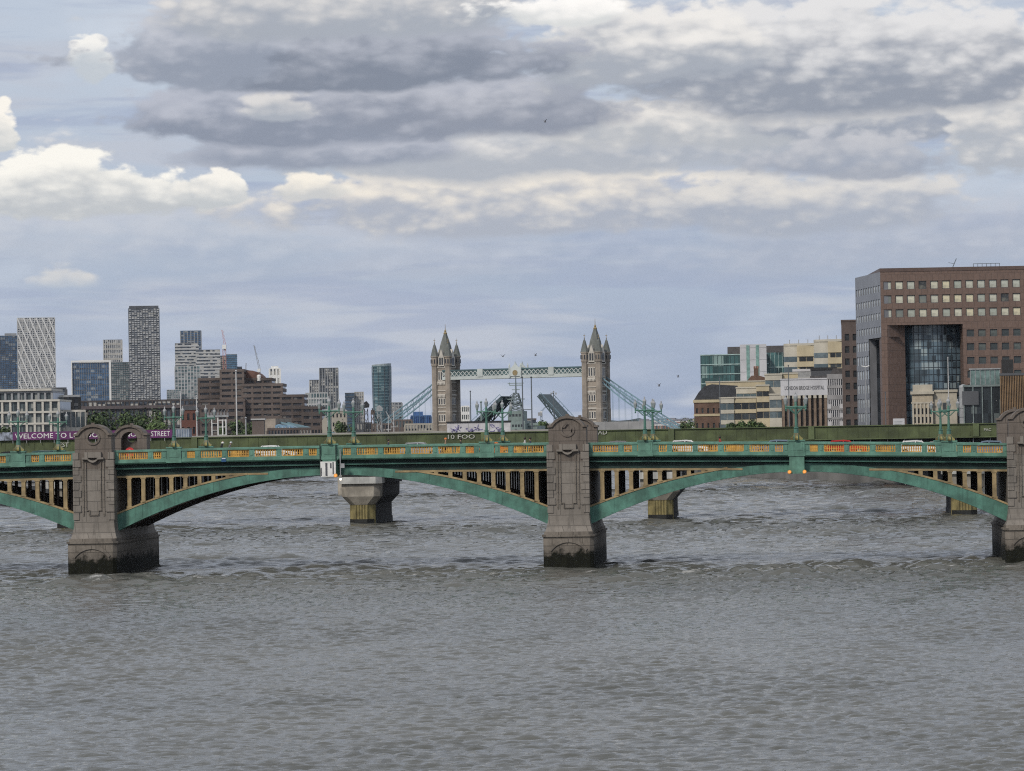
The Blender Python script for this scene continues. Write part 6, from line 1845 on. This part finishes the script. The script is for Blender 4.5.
# steel cylinder and glass building
x, w, z = mid(956, 966, 383, 728)
cy = thing('steel_stair_drum', 'slim grey cylindrical stair drum between the cream stone house and the glass office', 'building', (x + .5, 728, 4.0))
MB().lathe([(1.0, 0), (1.0, z - 5), (0.9, z - 4.6), (0.2, z - 4.3)], (0, 0, 0), 16).build('drum', STEEL, cy)
m = MB()
for k in range(8): m.lathe([(1.03, k * 2.0), (1.03, k * 2.0 + .1)], (0, 0, 0), 16)
m.build('drum_ring', MASTD, cy)
t, w, h = front('glass_office', 'dark glass office with a pale green glass top storey beside the brown louvred block', 963.5, 1000, 369.5, 722)
gd = glass('near_dark_glass', (0.018, 0.024, 0.028), 0.3, (1.3, 3.2), 0.6, (0.10, 0.12, 0.12), 0.12)
MB().box(-w / 2, w / 2, 0, 14, 0, h - 3.6).build('glazing', gd, t)
MB().box(-w / 2 + 1.5, w / 2, 0.8, 14, h - 3.597, h).build('top_storey', mat('pale_green_glass', (0.14, 0.21, 0.20), 0.12, 0.2, 0.5), t)
m = MB()
for z in (0.2, 3.6, 7.2, h - 4.0): m.box(-w / 2 - .2, w / 2, -0.5, -0.003, z, z + .45)
for k in range(5): x = -w / 2 + w * k / 4; m.box(x - .12, x + .12, -.4, -.004, 0.65, h - 4.0)
m.build('frame', mat('grey_green_frame', (0.16, 0.20, 0.20), 0.5), t)
m = MB()
for k in range(7): x = -w / 2 + 1.6 + (w - 1.7) * k / 6; m.box(x - .07, x + .07, .68, .797, h - 3.5, h - .02)
m.box(-w / 2 + 1.3, w / 2 + .1, .5, 14, h + .003, h + .3); m.build('top_frame', STEEL, t)
MB().box(-w / 2 - .4, -w / 2 + 3.4, -.6, 0.5, h - 8.2, h - 5.0).build('dark_box', B_DARK, t)
m = MB().bar((-w / 2 + 7.4, -.8, 3.8), (-w / 2 + 9.6, -.8, 3.8), .12)
t2, w, h = front('louvred_block', 'brown louvred block cut by the right edge of the view', 1000.5, 1040, 374, 715)
MB().box(-w / 2, w / 2, 0.2, 12, 0, h).build('wall', mat('dark_brown_glazing', (0, 0, 0)), t2)
m = MB(); n = 24
for k in range(n + 1): x = -w / 2 + w * k / n; m.box(x - .10, x + .10, -.25, .197, 0, h - .3)
m.build('louvres', mat('brown_louvre', (0.20, 0.125, 0.062), 0.6, 0.15, 0.4), t2); MB().box(-w / 2 - .2, w / 2, -.35, 12, h - .297, h + .25).build('roof', B_DARK, t2)
MB().box(-w / 2 + .3, -w / 2 + 3, -.1, 1.4, h + .253, h + 3.4).build('roof_cabin', BLACK, t2)

# south bank greenery, lamp posts and odds
gs = 'bushes and trees before the south bank offices'
tree(684, 416, 960, 6.5, 'dark upright tree at the left end of the brick row', group=gs, n=1700, leaf=.35)
tree(690.5, 417, 955, 6, 'dark upright tree touching the brown brick building', group=gs, n=1500, leaf=.35)
for px, py, lab in ((733, 423, 'low bush under the bowed corner of the stepped cream office'), (742, 420.5, 'dark bush under the middle of the stepped cream office'), (752, 419.5, 'tallest bush before the stepped cream office'), (760, 422, 'rightmost bush before the stepped cream office')):
    tree(px, py - 1.2, 820, 5.6, lab, group=gs, n=1900, leaf=.34, z0=8.0)
gl_ = 'dark posts and poles before the south bank offices'
for px, py, lab in ((720.5, 378, 'thin tall dark pole in front of the brown brick building'), (789.5, 366, 'thin tall dark pole in front of the lettered wall'), (886, 393, 'dark lamp pole in front of the granite corner pillar')):
    pole('thin_pole', px, py, 428, 700, 0.13, lab, MASTD, gl_)
lp = pole('thin_pole', 866.5, 366, 428, 700, 0.13, 'pale pole with a pair of white lamps before the grey flank', STEEL, gl_)
for s in (-1, 1): MB().tube((0, 0, 0), (s * .9, 0, .25), .12).build('lamp_arm', WHITE, lp).location = (0, 0, W(866.5, 367, 700).z - lp.location.z)
pole('flagpole', 948.5, 358, 390, 730, 0.12, 'slim white flagpole on the roof of the cream stone house', MASTW, None, z0=20)
x, w, z = mid(893, 904.5, 418.5, 690)
b = thing('notice_board', 'small white notice board standing at the foot of the granite portal', 'sign', (x, 690, z - 2.4)); MB().box(-w / 2, w / 2, 0, .12, 0, 2.4).build('board', WG, b); MB().box(-.1, .1, .13, .25, -4, 2.2).build('post', STEEL, b)
m = MB()
for k in range(3): m.box(-w / 2 + .3, w / 2 - .5 - .2 * k, -.03, -.003, 1.6 - .5 * k, 1.75 - .5 * k)
m.build('print', STEEL, b)

# ------------------------------------------------------------------ traffic on the road bridge
TYRE = mat('tyre', (0.02, 0.02, 0.02), 0.8, 0.1); RIM = mat('wheel_rim', (0.35, 0.35, 0.36), 0.35, 0.1); CGL = mat('car_glass', (0.02, 0.024, 0.028), 0.05, 0.1)


def car(u, v, label, paint, kind='hatch', flip=False):
    L, H, Wd_ = {'hatch': (4.2, 1.52, 1.78), 'taxi': (4.6, 1.85, 1.85), 'saloon': (4.7, 1.45, 1.82), 'van': (4.9, 1.9, 1.9)}[kind]
    t = thing('parked_car' if False else 'car', label, 'car', FR.to(u, v, ztop(u) - 1.30), FR.rot + (PI if flip else 0), 'cars crossing the green bridge')
    h1 = H * 0.58
    low = [(-L / 2, 0.35), (-L / 2 + .1, 0.22), (L / 2 - .1, 0.22), (L / 2, 0.35), (L / 2, h1 * .72), (L / 2 - .12, h1 * .86), (L * .24, h1), (-L * .42, h1 * 1.02), (-L / 2, h1 * .9)]
    tops = {'hatch': [(L * .22, h1), (L * .07, H - .06), (-L * .05, H), (-L * .32, H - .05), (-L * .44, h1)], 'taxi': [(L * .22, h1), (L * .12, H - .1), (0, H), (-L * .30, H - .05), (-L * .44, h1 + .1)],
            'saloon': [(L * .22, h1), (L * .06, H - .05), (-L * .05, H), (-L * .22, H - .04), (-L * .38, h1)], 'van': [(L * .30, h1), (L * .18, H - .08), (0, H), (-L * .46, H - .03), (-L * .485, h1)]}[kind]
    body = MB()
    # side profile with a rounded plan
    for prof, a, b in ((low, -Wd_ / 2, Wd_ / 2),):
        body.prism(prof, a + .12, b - .12, 'y')
        ins = [(x * .985, z + (.03 if z < .4 else -.02)) for x, z in prof]
        body.prism(ins, a, a + .118, 'y'); body.prism(ins, b - .118, b, 'y')
    rp_ = [tops[1], tops[2], tops[3]]
    body.prism([(x, z) for x, z in rp_] + [(x, z - .13) for x, z in rp_[::-1]], -Wd_ / 2 + .14, Wd_ / 2 - .14, 'y')
    for (xa, za), (xb, zb) in ((tops[0], tops[1]), (tops[3], tops[4]), ((-.25, h1), (-.28, H - .05))):
        for s in (-1, 1): body.bar((xa, s * (Wd_ / 2 - .10), za), (xb, s * (Wd_ / 2 - .18), zb), .09, .06)
    bo = body.build('body', paint, t)
    MB().prism([(x * .97, z - .135 if z > h1 + .12 else z) for x, z in tops], -Wd_ / 2 + .17, Wd_ / 2 - .17, 'y').build('windows', CGL, t)
    for x in (-L * .31, L * .31):
        for s in (-1, 1):
            w = MB().tube((x, s * (Wd_ / 2 - .2), .33), (x, s * (Wd_ / 2 + .01), .33), .33, n=16).build('wheel', TYRE, t)
            MB().tube((x, s * (Wd_ / 2 + .013), .33), (x, s * (Wd_ / 2 + .03), .33), .2, n=12).build('rim', RIM, w)
    for s in (-1, 1):
        MB().box(L / 2 - .1, L / 2 + .015, s * Wd_ * .36 - .16, s * Wd_ * .36 + .16, h1 * .62, h1 * .78).build('headlight', GLASSW, t)
        MB().box(-L / 2 - .015, -L / 2 + .1, s * Wd_ * .38 - .12, s * Wd_ * .38 + .12, h1 * .66, h1 * .86).build('tail_light', mat('tail_red', (0.35, 0.02, 0.02), 0.3), t)
    return t


P_W = mat('car_white', (0.75, 0.75, 0.74), 0.3, 0.03); P_S = mat('car_silver', (0.42, 0.44, 0.45), 0.3, 0.03, metal=0.4); P_R = mat('car_red', (0.50, 0.025, 0.02), 0.3, 0.03); P_K = mat('car_black', (0.02, 0.022, 0.025), 0.25, 0.03)
P_B = mat('car_blue_grey', (0.16, 0.21, 0.28), 0.3, 0.03); P_G = mat('car_grey', (0.20, 0.20, 0.21), 0.3, 0.03); P_O = mat('car_orange', (0.75, 0.20, 0.03), 0.4, 0.03)
for px, v, lab, pt, kd, fl_ in ((17, 4.5, 'black car left of the left stone pier', P_K, 'hatch', False), (38, 10.5, 'dark green grey car just left of the left stone pier', mat('car_green', (0.05, 0.10, 0.10), 0.3, 0.03), 'hatch', True),
                          (274, 4.5, 'white car with a long roof left of the white clearance board', P_W, 'saloon', False), (421, 4.5, 'silver car between the white board and the middle stone pier', P_S, 'hatch', False),
                          (493, 4.5, 'orange car hidden behind the balusters left of the middle stone pier', P_O, 'saloon', False), (614, 5.0, 'grey car first to the right of the middle stone pier', P_G, 'saloon', True),
                          (688, 4.5, 'white car with a high roof right of the middle stone pier', P_W, 'hatch', False), (774, 4.5, 'blue grey car beside the pedestal over the two orange lights', P_B, 'hatch', True),
                          (846, 5.0, 'red car right of the pedestal over the two orange lights', P_R, 'hatch', False), (918, 4.5, 'white car with a dark roof left of the rightmost lamp pair', P_W, 'hatch', False),
                          (986, 10.0, 'silver blue car near the right-hand stone pier', P_B, 'hatch', True)):
    u = FR.uz(px, 450, v)[0]
    car(u, v, lab, pt, kd, fl_)
# a dark roof for the white car at the right
for o in COL.objects:
    if o.get('label', '').startswith('white car with a dark roof'):
        MB().box(-1.35, 0.3, -.7, .7, 1.525, 1.55).build('roof_panel', P_K, o)

# ------------------------------------------------------------------ people on the footways
SKIN = mat('skin', (0.42, 0.26, 0.19), 0.6, 0.05); HAIR = mat('dark_hair', (0.03, 0.022, 0.018), 0.7, 0.1)


def person(u, v, rot, label, shirt, trousers, hat=None, hgt=1.72, stoop=0.0):
    t = thing('person', label, 'person', FR.to(u, v, ztop(u) - 1.178), FR.rot + rot, 'people walking on the green bridge')
    k = hgt / 1.72; s = stoop
    J = {'pel': (0, 0, .92, .135), 'wai': (.02 + s * .1, 0, 1.08, .125), 'che': (.05 + s * .25, 0, 1.30, .155), 'nk0': (.06 + s * .35, 0, 1.43, .075), 'nk': (.07 + s * .4, 0, 1.49, .058), 'hd0': (.085 + s * .45, 0, 1.56, .085), 'hd': (.085 + s * .45, 0, 1.64, .10), 'hd1': (.08 + s * .45, 0, 1.70, .07)}
    E = [('pel', 'wai'), ('wai', 'che'), ('che', 'nk0'), ('nk0', 'nk'), ('nk', 'hd0'), ('hd0', 'hd'), ('hd', 'hd1')]
    for q, sd in (('l', 1), ('r', -1)):
        st = .22 * sd
        J.update({'sh' + q: (.05 + s * .3, .18 * sd, 1.40, .07), 'el' + q: (.02 + s * .3 - st * .5, .24 * sd, 1.13, .048), 'wr' + q: (.14 + s * .3 - st * .6, .23 * sd, .92, .034), 'ha' + q: (.17 + s * .3 - st * .6, .225 * sd, .83, .032),
                  'hp' + q: (0, .095 * sd, .86, .105), 'kn' + q: (.05 + st * .5, .10 * sd, .48, .065), 'an' + q: (st - .05, .10 * sd, .10, .042), 'to' + q: (st + .12, .11 * sd, .045, .035)})
        E += [('che', 'sh' + q), ('sh' + q, 'el' + q), ('el' + q, 'wr' + q), ('wr' + q, 'ha' + q), ('pel', 'hp' + q), ('hp' + q, 'kn' + q), ('kn' + q, 'an' + q), ('an' + q, 'to' + q)]
    names = list(J)
    me = bpy.data.meshes.new('body'); me.from_pydata([Vector(J[n][:3]) * k for n in names], [(names.index(a), names.index(b)) for a, b in E], [])
    o = bpy.data.objects.new('body', me); COL.objects.link(o)
    sk = o.modifiers.new('skin', 'SKIN'); o.modifiers.new('sub', 'SUBSURF').levels = 1
    for i, n in enumerate(names):
        sv = me.skin_vertices[0].data[i]; sv.radius = (J[n][3] * k,) * 2; sv.use_root = (i == 0)
    dg = bpy.context.evaluated_depsgraph_get(); dg.update()
    m2 = bpy.data.meshes.new_from_object(o.evaluated_get(dg)); bpy.data.objects.remove(o)
    m2.materials.clear()
    for mm in (shirt, trousers, SKIN): m2.materials.append(mm)
    for f in m2.polygons:
        c = f.center / k; f.use_smooth = True
        f.material_index = 2 if c.z > 1.475 or (c.z < .92 and abs(c.y) > .195) else 0 if c.z > .93 else 1
    b = bpy.data.objects.new('body', m2); COL.objects.link(b); b.parent = t
    hx_ = (.085 + s * .45) * k
    if hat is not None: MB().lathe([(.135, 1.62), (.145, 1.67), (.12, 1.75), (.05, 1.80), (.01, 1.805)], (hx_, 0, 0), 14).build('helmet', hat, b)
    else: MB().lathe([(.06, 1.50), (.112, 1.60), (.122, 1.68), (.09, 1.76), (.01, 1.785)], (hx_ - .03, 0, 0), 12).build('hair', HAIR, b)
    return t


CL = {n: mat('cloth_' + n, c, 0.85, 0.1) for n, c in dict(black=(.02, .02, .025), navy=(.03, .04, .08), white=(.6, .6, .58), red=(.40, .06, .05), grey=(.15, .15, .16), tan=(.35, .24, .15), orange=(.65, .2, .06)).items()}
for px, v, rot, lab, sh_, tr_, hat, hg, st in ((220.5, .9, 0, 'person in black with a white helmet left of the white clearance board', 'black', 'navy', WHITE, 1.86, .3), (228, 1.1, 0, 'person in grey stooping with a pale helmet beside the one in black', 'grey', 'black', P_S, 1.74, .5),
                                      (445, .6, 0, 'person with a tan top under the long sprayed white lettering', 'tan', 'navy', CL['orange'], 1.62, 0), (461.5, .8, PI, 'person with dark hair and black top left of the lamp pair', 'black', 'grey', None, 1.64, 0),
                                      (524.5, .8, 0, 'person with a white top left of the middle stone pier', 'white', 'navy', None, 1.74, 0), (531, .8, PI, 'person with dark hair close to the middle stone pier', 'navy', 'black', None, 1.62, 0),
                                      (720.5, .8, PI, 'person in a red top right of the white high-roofed car', 'red', 'grey', None, 1.78, 0), (388, .8, 0, 'person in navy between the white board and the silver car', 'navy', 'black', None, 1.68, 0)):
    u = FR.uz(px, 448, v)[0]
    person(u, v, rot, lab, CL[sh_], CL[tr_], hat, hg, st)

# gulls
GUL = mat('gull_grey', (0.16, 0.16, 0.17), 0.7, 0.1)
for px, py, Y, s, lab in ((502.8, 356.5, 700, 1.0, 'small dark gull flying above the left half of the walkway'), (535.5, 355.5, 700, .9, 'small dark gull flying above the right half of the walkway'), (659, 386, 600, .6, 'tiny gull low in the sky right of the right stone tower'), (545, 122, 620, .6, 'lone gull high in the grey cloud'), (678, 377, 700, .5, 'faint gull to the right of the low one')):
    p = W(px, py, Y); g = thing('gull', lab, 'bird', p, rng.uniform(0, 1), 'gulls in the sky')
    MB().lathe([(0.02, -.28), (.09, -.1), (.10, .08), (.05, .22), (.015, .32)], (0, 0, 0), 8).build('body', GUL, g, xf=Matrix.Rotation(PI / 2, 4, 'Y'))
    for sd in (-1, 1):
        MB().add([(-.1, 0, .02), (.12, 0, .02), (.1, sd * .4 * s, .30), (-.06, sd * .4 * s, .32), (-.02, sd * .85, .5), (-.1, sd * .85, .5), (-.1, 0, -.01), (.12, 0, -.01), (.1, sd * .4 * s, .27), (-.06, sd * .4 * s, .29), (-.02, sd * .85, .48), (-.1, sd * .85, .48)],
                 [(0, 1, 2, 3), (3, 2, 4, 5), (6, 9, 8, 7), (9, 11, 10, 8), (1, 7, 8, 2), (2, 8, 10, 4), (0, 3, 9, 6), (3, 5, 11, 9), (5, 4, 10, 11)]).build('wing', GUL, g)

# ------------------------------------------------------------------ the air
if HAZE > 0:
    hz = MB().box(-3300, 3300, -320, 8200, -4.0, 330).build('haze', None)
    hm = bpy.data.materials.new('haze'); hm.use_nodes = True
    t = NT(hm.node_tree); t.n.remove(t.n['Principled BSDF'])
    pv = t.new('ShaderNodeVolumePrincipled'); pv.inputs['Color'].default_value = (0.80, 0.88, 1.0, 1); pv.inputs['Density'].default_value = HAZE; pv.inputs['Anisotropy'].default_value = 0.2
    t.l.new(pv.outputs[0], t.n['Material Output'].inputs['Volume'])
    hz.data.materials.clear(); hz.data.materials.append(hm)
    tag(hz, 'thin blue grey summer haze over the whole river', 'haze', kind='stuff')
